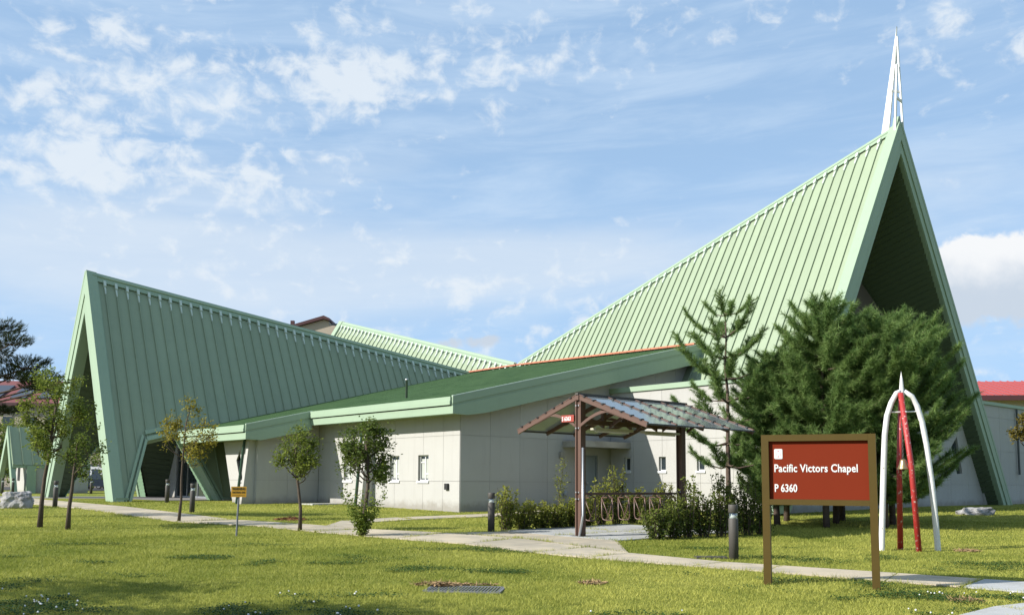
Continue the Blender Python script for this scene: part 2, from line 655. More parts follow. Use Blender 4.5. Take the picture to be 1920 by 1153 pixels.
path('main_path',
     [(-27, 47.5), (-24, 43.6), (-17.24, 36.97), (-10.26, 28.68), (-7.34, 26.97), (-5.19, 24.81), (-2.81, 22.68), (-1.07, 21.3), (0.46, 19.34),
      (1.47, 18.3), (3.27, 16.88), (4.31, 16.11), (5.91, 14.87), (6.77, 14.21)],
     [(-25.4, 49), (-22.6, 45.2), (-15.7, 38.3), (-8.8, 29.9), (-6.3, 28.1), (-4.0, 26.0), (-1.7, 24.7), (0.2, 23.0), (1.7, 20.6),
      (2.45, 19.3), (4.0, 17.65), (4.9, 17.05), (6.55, 15.95), (7.6, 15.2)], M_PATH)
path('right_path', [(6.8, 14.19), (7.45, 13.6), (9.2, 12.2), (12.5, 9.6)], [(7.63, 15.18), (8.25, 14.72), (10.1, 13.3), (13.4, 10.7)], M_PALE)
path('corner_path', [(4.9, 10.4), (6.6, 11.7), (8.6, 12.55)], [(5.3, 11.35), (6.25, 12.2), (7.9, 13.15)], M_PALE)
path('door_path', [(-4.2, 26.05), (-4.3, 29.1), (-3.2, 30.7), (-0.7, 32.8), (2.1, 36.1), (4.4, 39.2)],
     [(-5.4, 27.2), (-5.4, 29.8), (-3.9, 31.8), (-1.2, 34.2), (1.4, 37.6), (3.4, 40.2)], M_PATH)
ap = slab_obj('path_apron', [(-1.6, 24.72), (0.26, 23.02), (1.74, 20.62), (2.42, 19.42), (2.54, 22.45), (1.3, 23.95), (0.0, 25.4)], M_PATH, lift=0.028)
tag(ap, kind='structure')
for k_, pts_ in enumerate([[(-0.28, 25.6), (1.1, 23.96), (3.0, 25.55), (1.6, 27.25)], [(1.12, 23.94), (2.55, 22.47), (4.3, 24.1), (3.02, 25.53)],
                           [(3.02, 25.57), (4.32, 24.12), (6.2, 25.75), (4.75, 27.3)], [(1.62, 27.27), (3.0, 25.59), (4.73, 27.32), (3.4, 28.9)]]):
    if k_ == 0:
        pad = tag(slab_obj('shelter_pad', pts_, M_PALE, lift=0.034), kind='structure')
    else:
        slab_obj('slab', pts_, M_PALE, pad, lift=0.034)

# building frame: local x runs along V (to the right and back), local y along U (to the left and back)
KX, KY = 0.46, 67.68
TH = math.atan2(0.65457, 0.756)
CT, ST = math.cos(TH), math.sin(TH)


def W(v, u, z=0.0):
    return (KX + v * CT - u * ST, KY + v * ST + u * CT, z)


pz = [W(-34, -4.6)[:2], W(-23.7, -4.6)[:2], W(-23.7, 4.6)[:2], W(-34, 10)[:2]]
tag(slab_obj('entrance_plaza', pz, M_PLAZA, lift=0.02), kind='structure')
tag(slab_obj('parking_lot', [(-80, 84), (-8, 84), (-8, 135), (-80, 135)], M_ASPH, lift=0.02), kind='structure')

# ------------------------------------------------------------------ the chapel
CH = thing('chapel', 'cream and green chapel with steep A-frame metal roofs and a white spire', 'chapel', (KX, KY, 0), TH)


def wall(name, axis, val, out, sb, zb, clips=(), holes=(), thick=0.22, gap=0.006, material=None):
    """a wall in the plane axis=val facing out (+1/-1 along that axis) made of separate cast panels"""
    material = material or M_WALL

    def P(s, z, d):
        return (val - out * d, s, z) if axis == 'v' else (s, val - out * d, z)
    ext = lambda d: ((-out * d, 0, 0) if axis == 'v' else (0, -out * d, 0))
    back = MB()
    cells = []
    for i in range(len(sb) - 1):
        for j in range(len(zb) - 1):
            full = [(sb[i], zb[j]), (sb[i + 1], zb[j]), (sb[i + 1], zb[j + 1]), (sb[i], zb[j + 1])]
            inn = [(sb[i] + gap, zb[j] + (gap if j else 0)), (sb[i + 1] - gap, zb[j] + (gap if j else 0)), (sb[i + 1] - gap, zb[j + 1] - gap),
                   (sb[i] + gap, zb[j + 1] - gap)]
            for c in clips:
                full = clip(full, *c) if full else full
                inn = clip(inn, *c) if inn else inn
            if full:
                for p in minus(full, holes):
                    back.prism([P(s, z, 0.02) for s, z in p], ext(thick - 0.02))
            if inn:
                ps = minus(inn, holes)
                if ps:
                    cells.append(ps)
    root = back.build(name, M_JOINT, CH)
    for ps in cells:
        b = MB()
        for p in ps:
            b.prism([P(s, z, 0.0) for s, z in p], ext(0.024))
        b.build('wall_panel', material, root)
    return root


def rect(s0, s1, z0, z1):
    return [(min(s0, s1), z0), (max(s0, s1), z0), (max(s0, s1), z1), (min(s0, s1), z1)]


def window(axis, val, out, s0, s1, z0, z1, style='cross', blind=False):
    """window set back in its opening: frame, panes, sill"""
    def B(b, sa, sb_, za, zb_, d0, d1):
        if axis == 'v':
            xs_ = sorted((val - out * d0, val - out * d1))
            b.box((xs_[0], min(sa, sb_), za), (xs_[1], max(sa, sb_), zb_))
        else:
            xs_ = sorted((val - out * d0, val - out * d1))
            b.box((min(sa, sb_), xs_[0], za), (max(sa, sb_), xs_[1], zb_))
    s0, s1 = min(s0, s1), max(s0, s1)
    f = MB()
    t = 0.05
    B(f, s0, s0 + t, z0, z1, 0.10, 0.16)
    B(f, s1 - t, s1, z0, z1, 0.10, 0.16)
    B(f, s0 + t, s1 - t, z0, z0 + t, 0.10, 0.16)
    B(f, s0 + t, s1 - t, z1 - t, z1, 0.10, 0.16)
    if style == 'cross':
        sm = (s0 + s1) / 2
        B(f, sm - 0.02, sm + 0.02, z0 + t, z1 - t, 0.11, 0.155)
        zr = [z0 + (z1 - z0) * 0.27, z0 + (z1 - z0) * 0.72]
        B(f, s0 + t, sm - 0.02, zr[0] - 0.02, zr[0] + 0.02, 0.11, 0.155)
        B(f, sm + 0.02, s1 - t, zr[1] - 0.02, zr[1] + 0.02, 0.11, 0.155)
    wn = f.build('window', M_WHITE, CH)
    if style == 'cross':
        sm = (s0 + s1) / 2
        for sa, sb_ in ((s0 + t, sm), (sm, s1 - t)):
            p = MB()
            B(p, sa, sb_, z0 + t, z1 - t, 0.14, 0.15)
            p.build('pane', M_GLASS, wn)
    else:
        p = MB()
        B(p, s0 + t, s1 - t, z0 + t, z1 - t, 0.14, 0.15)
        p.build('pane', M_GLASS, wn)
    if blind:
        p = MB()
        B(p, s0 + 0.25 * (s1 - s0), s1 - 0.12 * (s1 - s0), z0 + 0.1, z1 - 0.15, 0.137, 0.1395)
        p.build('blind', M_BLIND, wn)
    si = MB()
    B(si, s0 - 0.05, s1 + 0.05, z0 - 0.09, z0 - 0.002, -0.05, 0.12)
    si.build('sill', M_WHITE, wn)
    bk = MB()
    B(bk, s0 - 0.02, s1 + 0.02, z0 - 0.02, z1 + 0.02, 0.225, 0.26)
    bk.build('dark_interior', M_BLACK, wn)  # black sheet standing in for the unlit room behind the panes
    return wn


LOWK = 0.234


def lowz(v):
    return 4.18 + LOWK * (v + 23.4)


ZB = [-0.25, 1.03, 2.82, 4.62, 6.4, 8.2, 10.0]
# sunlit side wall (v = -22.59)
w1 = [(-20.27, -19.55, 1.04, 2.08), (-18.18, -17.46, 1.04, 2.08), (-14.42, -13.70, 1.04, 2.08)]
wall('side_wall', 'v', -22.59, -1, [-22.325, -21.26, -19.9, -17.85, -15.9, -14.05, -12.44, -11.4], [-0.25, 1.03, 2.82, 3.95],
     holes=[rect(a, b, c, d) for a, b, c, d in w1])
for i, (a, b, c, d) in enumerate(w1):
    window('v', -22.59, -1, a, b, c, d, 'cross', blind=True)
# stepped wall in shade (u = -11.4) and the sunlit wall beside the entrance arm (v = -25.76)
wall('step_wall', 'u', -11.4, -1, [-25.74, -24.2, -22.6], [-0.25, 1.03, 2.82, 3.7], clips=[(-LOWK, 1, 4.18 + LOWK * 23.4 - 0.28)])
dia = [(-9.62, 2.42), (-9.27, 1.95), (-9.72, 1.02), (-10.0, 1.02)]
wall('entrance_side_wall', 'v', -25.76, -1, [-11.385, -9.7, -7.0], [-0.25, 1.03, 2.82, 3.2], clips=[(1, -0.422, -8.995)], holes=[dia])
b = MB()
b.prism([(-25.76 + 0.13, s, z) for s, z in dia], (0.02, 0, 0))
b.build('pane', M_GLASS, b.build('slanted_window', M_BLACK, CH))
sw = [o for o in CH.children if o.name.startswith('slanted_window')][0]
bb = MB()
for i in range(4):
    p, q = dia[i], dia[(i + 1) % 4]
    bb.beam((-25.66, p[0], p[1]), (-25.66, q[0], q[1]), 0.05, 0.05, up=(1, 0, 0))
sw.data = bb.build('tmp', M_BLACK).data
bpy.data.objects.remove(bpy.data.objects['tmp'])
bb = MB().box((-25.84, -10.05, 0.92), (-25.6, -9.68, 0.99))
bb.build('sill', M_WHITE, sw)
bb = MB().prism([(-25.56, -9.0, -0.2), (-25.56, -7.8, 3.0), (-23.6, -7.8, 3.0), (-23.6, -9.0, -0.2)], (0, -0.15, 0))
bb.build('return_wall', M_WALL, CH)
# long shaded front wall (u = -22.34) under the rake, ends against the tall roof
BS = 1.666


def zbig(v, u):
    return 8.94 + 0.326 * (-u - 4.21) - BS * abs(v + 3.7)


cbig = 8.94 + 0.326 * (22.34 - 4.21) + BS * 3.7       # z <= cbig + BS*v
wall('front_wall', 'u', -22.34, -1, [-22.57, -21.08, -19.5, -17.96, -16.24, -14.1, -12.5, -11.0, -9.5, -8.0, -6.5], ZB,
     clips=[(-LOWK, 1, 4.18 + LOWK * 23.4 - 0.30), (-BS, -1, 1e9), (BS, -1, 1e9), (BS, 1, 1e9), (BS * 1.0, -1.0, 1e9)],
     holes=[rect(-16.34, -14.92, -0.3, 2.2)])
bb = MB().box((-16.34, -22.24, -0.1), (-14.92, -22.19, 2.2))
dr = bb.build('door', M_DOOR, CH)
f = MB().box((-16.34, -22.30, -0.1), (-16.27, -22.241, 2.2)).box((-14.99, -22.30, -0.1), (-14.92, -22.241, 2.2)).box((-16.27, -22.30, 2.12), (-14.99, -22.241, 2.2))
f.box((-15.64, -22.26, -0.1), (-15.62, -22.241, 2.12))
f.build('door_frame', mat('door_frame_grey', (0.24, 0.27, 0.28), 0.5), dr)
MB().box((-15.6, -22.33, 0.95), (-15.5, -22.241, 1.05)).build('handle', M_STEEL, dr)
MB().box((-17.1, -23.55, 2.50), (-14.12, -22.345, 2.76)).build('door_canopy', M_CONC, CH)
MB().box((-17.3, -22.46, 2.05), (-17.1, -22.345, 2.3)).build('wall_box', M_CONC, CH)
# projecting sunlit aisle (v = -14.1) with a coping
aw = [(-23.51, -23.15, 1.52, 2.12), (-25.50, -25.12, 1.52, 2.12), (-27.50, -27.12, 1.52, 2.12)]
wall('aisle_wall', 'v', -14.1, -1, [-30.185, -28.9, -27.3, -25.31, -23.7, -22.35], [-0.25, 1.03, 2.82, 4.2, 4.98], holes=[rect(a, b, c, d) for a, b, c, d in aw])
for (a, b, c, d) in aw:
    window('v', -14.1, -1, a, b, c, d, 'plain')
MB().box((-14.18, -30.28, 4.98), (-13.8, -22.35, 5.2)).build('aisle_coping', M_TRIM, CH)
MB().box((-13.8, -30.0, 4.7), (-9.0, -22.45, 4.86)).build('aisle_roof', M_PLAZA, CH)
# gable-end wall under the tall roof, lower part upright, upper part set back
wall('gable_wall', 'u', -30.2, -1, [-14.08, -12, -10, -8, -6, -4, -2, 0, 2, 4, 7], [-0.25, 1.03, 2.82, 4.6],
     clips=[(BS, 1, 17.42 - BS * 3.7 - 0.4 + 0.0)], holes=[[(2.9, 3.45), (2.2, 2.9), (2.75, 1.55), (3.35, 1.6)]])
b = MB()
b.prism([(2.9, -30.08, 3.45), (2.2, -30.08, 2.9), (2.75, -30.08, 1.55), (3.35, -30.08, 1.6)], (0, 0.03, 0))
b.build('gable_window', M_GLASS, CH)
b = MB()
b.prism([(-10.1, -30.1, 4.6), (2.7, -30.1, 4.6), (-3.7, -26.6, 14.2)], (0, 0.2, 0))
b.build('upper_gable_wall', mat('upper_wall_shaded', (0.11, 0.09, 0.065), 0.9, 0.06), CH)  # cream wall darkened: the shade of the recess is put into its colour
# low wing to the right
wall('wing_wall', 'u', -30.3, -1, [5.6, 7.9, 10.2, 12.6, 15, 17.4, 20, 24], [-0.25, 1.03, 2.82, 4.6, 5.25])
MB().box((5.2, -30.38, 5.25), (24, -30.0, 5.42)).build('wing_coping', M_TRIM, CH)
MB().tube([(10.0, -30.42, 5.2), (10.0, -30.42, 1.6)], 0.06, 8).build('downpipe', mat('dark_downpipe', (0.06, 0.07, 0.07), 0.5), CH)
MB().box((5.6, -30.05, -0.2), (24, -18, 4.9)).build('wing_body', M_WALL, CH)

# small wall fittings
MB().box((-22.68, -21.66, 0.70), (-22.595, -21.46, 0.94)).build('socket_box', M_BLACK, CH)
b = MB()
b.lathe([(0.02, 0), (0.09, 0.02), (0.10, 0.12), (0.06, 0.2), (0.02, 0.22)], 10, (-17.0, -22.45, 0.45))
b.build('wall_lamp', mat('lamp_grey', (0.35, 0.36, 0.36), 0.4), CH)
# leaning fins with green downpipes
for (v0, u0, zt, nm) in ((-22.59, -16.15, 3.62, 0), (-25.76, -11.2, 2.95, 1)):
    b = MB()
    b.prism([(v0, u0 - 0.05, -0.2), (v0 - 0.62, u0 - 0.05, -0.2), (v0 - 0.30, u0 - 0.05, zt), (v0, u0 - 0.05, zt)], (0, 0.24, 0))
    b.build('fin', M_WALL, CH)
    b = MB().beam((v0 - 0.66, u0 + 0.32, -0.1), (v0 - 0.36, u0 + 0.30, zt + 0.1), 0.10, 0.10)
    b.build('downpipe', mat('deep_green_pipe', (0.020, 0.060, 0.032), 0.4), CH)


# ---- low roof
def shingle_material():
    m = bpy.data.materials.new('green_shingles')
    m.use_nodes = True
    t = NT(m.node_tree)
    b = m.node_tree.nodes['Principled BSDF']
    v = t.n('ShaderNodeTexCoord').outputs['Object']
    sx = t.n('ShaderNodeSeparateXYZ')
    t.put(sx.inputs[0], v)
    br = t.n('ShaderNodeTexBrick')
    br.offset = 0.5
    t.put(br.inputs['Vector'], t.xyz(sx.outputs[1], sx.outputs[0], 0.0))
    br.inputs['Scale'].default_value = 1.0
    br.inputs['Brick Width'].default_value = 0.42
    br.inputs['Row Height'].default_value = 0.42
    br.inputs['Mortar Size'].default_value = 0.05
    br.inputs['Mortar Smooth'].default_value = 0.2
    br.inputs['Color1'].default_value = (0.034, 0.072, 0.028, 1)
    br.inputs['Color2'].default_value = (0.060, 0.110, 0.047, 1)
    br.inputs['Mortar'].default_value = (0.020, 0.040, 0.016, 1)
    c = t.mix(t.smooth(t.noise(v, 0.5, 4, 0.6), 0.35, 0.7), br.outputs[0], (0.050, 0.094, 0.038, 1))
    c = t.mix(0.55, br.outputs[0], c)
    t.put(b.inputs['Base Color'], c)
    b.inputs['Roughness'].default_value = 0.95
    b.inputs['Specular IOR Level'].default_value = 0.05
    bn = t.n('ShaderNodeBump')
    bn.inputs['Strength'].default_value = 0.6
    bn.inputs['Distance'].default_value = 0.03
    t.put(bn.inputs['Height'], t.m('SUBTRACT', 1.0, br.outputs['Fac']))
    t.put(b.inputs['Normal'], bn.outputs[0])
    return m


M_SHING = shingle_material()
E1, E2, RU, RU2 = -23.45, -26.65, -22.94, -12.1
lp = [(E1, RU), (-8.02, RU), (-3.7, -4.2), (-4.75, 1.2), (E2, -3.9), (E2, RU2), (E1, RU2)]
b = MB()
n = len(lp)
b.v = [(v, u, lowz(v)) for v, u in lp] + [(v, u, lowz(v) - 0.26) for v, u in lp]
b.f = [(0, 1, 2, 3, 6), (3, 4, 5, 6)] + [tuple(i + n for i in f_)[::-1] for f_ in ((0, 1, 2, 3, 6), (3, 4, 5, 6))] + [(i, n + i, n + (i + 1) % n, (i + 1) % n) for i in range(n)]
low = b.build('low_roof', M_SHING, CH)
# eaves: gutter above, fascia board below
for (vv, u0, u1) in ((E1, RU + 0.0, RU2 + 0.02), (E2, RU2 + 0.0, -4.6)):
    zt = lowz(vv)
    MB().box((vv - 0.14, u0 - 0.02, zt - 0.27), (vv - 0.002, u1, zt - 0.12)).build('gutter', M_TRIM, low)
    MB().box((vv - 0.12, u0 - 0.02, zt - 0.119), (vv - 0.001, u1, zt + 0.04)).build('gutter', M_TRIM, low)
    MB().box((vv - 0.06, u0 - 0.12, zt - 0.60), (vv + 0.06, u1, zt - 0.31)).build('eave_fascia', M_TRIM, low)
    MB().box((vv + 0.06, u0, zt - 0.56), (vv + 1.0, u1, zt - 0.46)).build('eave_soffit', M_TRIM, low)
# rakes: upper and lower boards that climb with the roof
for (va, vb, uu) in ((E1, -8.05, RU), (E2, E1 - 0.002, RU2)):
    za, zb = lowz(va), lowz(vb)
    y = uu
    for (o0, o1, pr, nm) in ((0.05, -0.22, 0.10, 'rake_board'), (-0.225, -0.31, 0.07, 'rake_board'), (-0.312, -0.86 if va == E1 else -0.80, 0.09, 'rake_fascia')):
        b = MB()
        lo = o1
        pa = [(va - 0.05, y, za + o0), (va - 0.05, y, max(za + lo, za - 0.60)), (vb, y, zb + lo), (vb, y, zb + o0)]
        if nm == 'rake_fascia':
            pa = [(va - 0.05, y, za + o0), (va - 0.05, y, za - 0.60), (va + 0.7, y, za - 0.62), (va + 1.6, y, lowz(va + 1.6) + lo), (vb, y, zb + lo), (vb, y, zb + o0)]
        b.prism(pa, (0, -pr, 0))
        b.build(nm, M_TRIM, low)
    b = MB()
    b.beam((va - 0.05, y - 0.06, za + 0.07), (vb, y - 0.06, zb + 0.07), 0.09, 0.03)
    b.build('rake_drip_edge', mat('bright_drip_edge', (0.62, 0.72, 0.62), 0.35), low)
    b = MB()
    b.prism([(va + 0.1, y + 0.001, lowz(va + 0.1) - 0.46), (vb, y + 0.001, zb - 0.46), (vb, y + 0.75, zb - 0.46), (va + 0.1, y + 0.75, lowz(va + 0.1) - 0.46)], (0, 0, 0.06))
    b.build('rake_soffit', M_TRIM, low)
# terracotta flashing along the valley
for (p, q, k_) in (((-8.0, -22.5), (-3.75, -4.3), 26), ((-3.75, -4.2), (-4.65, 0.9), 7)):
    for i in range(k_):
        a, c = lerp(p, q, i / k_), lerp(p, q, (i + 0.965) / k_)
        b = MB().beam((a[0] - 0.12, a[1], lowz(a[0]) + 0.07), (c[0] - 0.12, c[1], lowz(c[0]) + 0.07), 0.22, 0.09)
        b.build('valley_tile', M_FLASH, low)
MB().lathe([(0.055, -0.3), (0.055, 0.78), (0.075, 0.78), (0.075, 0.86), (0.02, 0.88)], 10, (-21.0, -16.3, lowz(-21.0))).build('vent_pipe', M_STEEL, CH, True)


# ---- steep standing-seam roofs
def steep(name, amap, ridge, s, side, a0, a1, wend, pitch=0.575, holes=(), capped=True, sunlit_caps=True):
    """one slope: amap(a,w,z)->local point; z = ridge(a) - s*w; w>=0 on this side"""
    nrm = Vector(amap(0, side * s, 1)) - Vector(amap(0, 0, 0))
    nrm.normalize()

    def P(a, w_, h=0.0):
        return Vector(amap(a, side * w_, ridge(a) - s * w_)) + nrm * h
    deck = MB()
    full = [(a0, 0.0), (a1, 0.0), (a1, wend(a1)), (a0, wend(a0))]
    for p in minus(full, holes):
        deck.prism([P(a, w_, -0.03) for a, w_ in p], -nrm * 0.25)
    root = deck.build(name, M_TRIM, CH)
    k = int(round((a1 - a0) / pitch))
    st = (a1 - a0) / k
    for i in range(k):
        x0, x1 = a0 + i * st, a0 + (i + 1) * st
        pl = MB()
        for p in minus([(x0 + 0.004, 0.12), (x1 - 0.004, 0.12), (x1 - 0.004, wend(x1)), (x0 + 0.004, wend(x0))], holes):
            pl.prism([P(a, w_, 0.0) for a, w_ in p], -nrm * 0.028)
        if i:
            for p in minus([(x0 - 0.022, 0.2), (x0 + 0.022, 0.2), (x0 + 0.022, wend(x0)), (x0 - 0.022, wend(x0))], holes):
                pl.prism([P(a, w_, -0.004) for a, w_ in p], nrm * 0.075)
        pn = pl.build('roof_panel', M_ROOF, root)
        if i and sunlit_caps:
            c = MB()
            c.prism([P(x0 - 0.07, 0.19, 0.0), P(x0 + 0.07, 0.19, 0.0), P(x0 + 0.06, 0.34, 0.0), P(x0 - 0.06, 0.34, 0.0)], nrm * 0.15)
            c.prism([P(x0 - 0.05, 0.34, 0.0), P(x0 + 0.05, 0.34, 0.0), P(x0 + 0.025, 0.55, 0.0), P(x0 - 0.025, 0.55, 0.0)], nrm * 0.09)
            c.build('seam_cap', M_CAP, root)
    # ridge capping half
    b = MB()
    b.prism([P(a0, 0.0, 0.06), P(a1, 0.0, 0.06), P(a1, 0.24, 0.06), P(a0, 0.24, 0.06)], nrm * 0.035)
    b.build('ridge_cap', M_TRIM, root)
    # foot rail
    return root


def frame(name, amap, ridge, s, ga, t, depth, zbot=-0.1):
    """the pair of gable legs, each a deep beam with a stepped face, and the edge trims on the slopes"""
    H = ridge(ga)
    for side in (1, -1):
        h = (H - zbot) / s
        nrm = Vector(amap(0, side * s, 1)) - Vector(amap(0, 0, 0))
        nrm.normalize()
        pol = [(0, H), (h, zbot), (h - t, zbot), (0, H - t * s)]
        b = MB()
        ext = Vector(amap(1, 0, 0)) - Vector(amap(0, 0, 0))
        b.prism([amap(ga - depth, side * x, z) for x, z in pol], ext * depth)
        leg = b.build(name, M_TRIM, CH)
        tt = t * 0.52
        b = MB()
        b.prism([amap(ga, side * x, z) for x, z in [(0, H), (h, zbot), (h - tt, zbot), (0, H - tt * s)]], ext * 0.09)
        b.build('fascia_board', M_TRIM, leg)
        b = MB()
        b.prism([amap(ga, side * x, z) for x, z in [(0, H - tt * s - 0.05), (h - tt - 0.03, zbot), (h - t * 0.97, zbot), (0, H - t * 0.97 * s)]], ext * 0.045)
        b.build('fascia_board', M_TRIM, leg)
        P = lambda a, w_, hh: Vector(amap(a, side * w_, ridge(a) - s * w_)) + nrm * hh
        b = MB()
        b.prism([P(ga - 0.42, 0, 0.0), P(ga + 0.10, 0, 0.0), P(ga + 0.10, (ridge(ga + 0.1) - zbot) / s, 0.0), P(ga - 0.42, (ridge(ga - 0.42) - zbot) / s, 0.0)], nrm * 0.14)
        b.build('edge_trim', M_TRIM, leg)


def soffit(name, amap, ridge, s, side, a0, a1, t, zbot, board=0.15, holes=()):
    """lapped boards lining the underside of a slope"""
    b = MB()
    w_ = 0.0
    Hm = max(ridge(a0), ridge(a1))
    while Hm - t * s - s * w_ > zbot:
        e = w_ + board
        for p in minus([(a0, w_), (a1, w_), (a1, e), (a0, e)], holes):
            q = []
            for a, x in p:
                lap = 0.010 * (1 - (x - w_) / board)
                q.append(Vector(amap(a, side * x, ridge(a) - t * s - s * x - lap * 1.5)))
            n_ = len(q)
            b.add([tuple(v_) for v_ in q], [tuple(range(n_))])
        w_ = e
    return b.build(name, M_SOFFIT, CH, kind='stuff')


# entrance arm (ridge along -v)
am_L = lambda a, w_, z: (-a, w_, z)
rd_L = lambda a: 11.84 - 0.125 * (30.16 - a)
sL = 1.983
wL = lambda a: (rd_L(a) + 0.06) / sL
hole_L = [(29.42, 5.99), (28.25, 4.41), (26.39, 4.07), (24.99, 5.75), (24.99, 6.4), (29.42, 6.4)]
hole_L = [(29.50, 6.10), (28.25, 4.41), (26.39, 4.05), (24.90, 5.85)]
steep('entrance_roof_slope', am_L, rd_L, sL, -1, 3.8, 29.95, wL, holes=[hole_L])
steep('entrance_roof_slope', am_L, rd_L, sL, 1, 3.8, 29.95, wL, holes=[hole_L], sunlit_caps=False)
frame('gable_leg', am_L, rd_L, sL, 30.16, 1.12, 0.5)
for sd in (1, -1):
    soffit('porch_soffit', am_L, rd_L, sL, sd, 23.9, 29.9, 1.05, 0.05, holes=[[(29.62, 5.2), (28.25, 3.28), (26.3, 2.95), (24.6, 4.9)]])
# porch end wall, glazed doors
hE = rd_L(23.9) - 1.0 * sL
wall('porch_wall', 'v', -23.9, -1, [-6.0, -3.3, -1.3, 0.7, 3.0, 6.0], [-0.1, 1.03, 2.82, 4.6, 6.4, 9.2],
     clips=[(sL, 1, hE + 1.2), (-sL, 1, hE + 1.2)], holes=[rect(-3.2, 2.9, -0.2, 2.9), [(3.45, 2.6), (3.0, 3.25), (3.9, 3.1)]])
b = MB()
for u in (-3.2, -1.7, -0.2, 1.3, 2.84):
    b.box((-23.86, u, -0.1), (-23.76, u + 0.06, 2.9))
for z in (2.1, 2.84):
    b.box((-23.85, -3.14, z), (-23.77, 2.84, z + 0.06))
b.box((-23.85, -3.14, 0.0), (-23.77, 2.84, 0.12))
dw = b.build('entrance_glazing', M_STEEL, CH)
for u in (-3.14, -1.64, -0.14, 1.36):
    MB().box((-23.82, u, 0.121), (-23.80, u + 1.44, 2.098)).build('pane', M_GLASS, dw)
    MB().box((-23.82, u, 2.161), (-23.80, u + 1.44, 2.838)).build('pane', M_GLASS, dw)
# side openings through the slopes: outer trims and lined reveals
for sd in (-1, 1):
    nrm = Vector(am_L(0, sd * sL, 1)).normalized()
    P = lambda a, w_, hh=0.0: Vector(am_L(a, sd * w_, rd_L(a) - sL * w_)) + nrm * hh
    for i, (p, q) in enumerate(((hole_L[0], hole_L[1]), (hole_L[1], hole_L[2]), (hole_L[2], hole_L[3]))):
        cx, cy = 27.3, 5.0
        d = Vector((q[0] - p[0], q[1] - p[1]))
        nn = Vector((d.y, -d.x)).normalized()
        if nn.dot(Vector((cx - p[0], cy - p[1]))) > 0:
            nn = -nn
        for (o0, o1, hh) in ((0.0, 0.10, 0.16), (0.17, 0.27, 0.12)):
            b = MB()
            b.prism([P(p[0] + nn.x * o0, p[1] + nn.y * o0), P(q[0] + nn.x * o0, q[1] + nn.y * o0), P(q[0] + nn.x * o1, q[1] + nn.y * o1), P(p[0] + nn.x * o1, p[1] + nn.y * o1)], nrm * hh)
            b.build('opening_trim', M_TRIM, CH)
        # reveal: lapped boards running inwards through the roof thickness
        b = MB()
        dep = Vector((0, -sd * 1.25, 0))
        k = max(2, int((Vector((d.x, d.y * 2.2))).length / 0.22)) if i != 1 else 4
        for j in range(k):
            a_ = lerp(p, q, j / k)
            c_ = lerp(p, q, (j + 1) / k)
            A_, C_ = P(*a_), P(*c_)
            ins = Vector((0.03 if i == 2 else -0.03, 0, 0)) if i != 1 else Vector((0, 0, -0.02))
            b.add([tuple(A_), tuple(C_ + ins), tuple(C_ + ins + dep), tuple(A_ + dep)], [(0, 1, 2, 3)])
            b.add([tuple(C_ + ins), tuple(C_), tuple(C_ + dep), tuple(C_ + ins + dep)], [(0, 1, 2, 3)])
        b.build('opening_reveal', mat('green_reveal_boards', (0.25, 0.40, 0.25), 0.6, 0.06), CH, kind='stuff')
for (a0_, a1_) in ((29.52, 30.14), (23.8, 24.86)):
    MB().prism([am_L(a0_, -(wL(a0_) - 0.04), 0.06), am_L(a1_, -(wL(a1_) - 0.04), 0.06), am_L(a1_, -(wL(a1_) + 0.09), 0.06), am_L(a0_, -(wL(a0_) + 0.09), 0.06)], (0, 0, 0.1)).build('base_trim', M_TRIM, CH)
    MB().box((-a1_, -5.95, -0.2), (-a0_, -5.6, 0.06)).build('footing', M_CONC, CH)
MB().lathe([(0.02, 0), (0.12, 0.0), (0.14, 0.12), (0.02, 0.2)], 12, (-24.7, -4.5, 0.75)).build('wall_lamp', M_STEEL, CH)

# tall arm (ridge along -u) and the arm behind it (ridge along +u)
am_B = lambda a, w_, z: (-3.7 + w_, -a, z)
rd_B = lambda a: 8.94 + 0.326 * (a - 4.21)
wBl = lambda a: (rd_B(a) - (4.75 if a > 22.2 else 6.0)) / BS
wBr = lambda a: (rd_B(a) + 0.06) / BS
wBg = lambda a: (rd_B(a) - 4.75) / BS
steep('tall_roof_slope', am_B, rd_B, BS, -1, 4.3, 30.75, wBg, pitch=0.56)
steep('tall_roof_slope', am_B, rd_B, BS, 1, 4.3, 30.75, wBr, pitch=0.56, sunlit_caps=False)
frame('tall_gable_leg', am_B, rd_B, BS, 31.0, 0.84, 0.5)
for sd in (1, -1):
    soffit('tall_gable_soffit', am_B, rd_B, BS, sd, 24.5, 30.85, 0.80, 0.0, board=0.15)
am_R = lambda a, w_, z: (-3.7 + w_, a, z)
rd_R = lambda a: 8.94 + 0.249 * (a + 4.21)
wR = lambda a: (rd_R(a) - 1.0) / BS
steep('rear_roof_slope', am_R, rd_R, BS, -1, -3.9, 19.0, wR, pitch=0.56)
steep('rear_roof_slope', am_R, rd_R, BS, 1, -3.9, 19.0, wR, pitch=0.56, sunlit_caps=False)
frame('rear_gable_leg', am_R, rd_R, BS, 19.2, 0.8, 0.4)
MB().prism([(-3.7 - 8.0, 18.6, 0), (-3.7 + 8.0, 18.6, 0), (-3.7, 18.6, 13.3)], (0, 0.2, 0)).build('rear_gable_wall', M_WALL, CH)

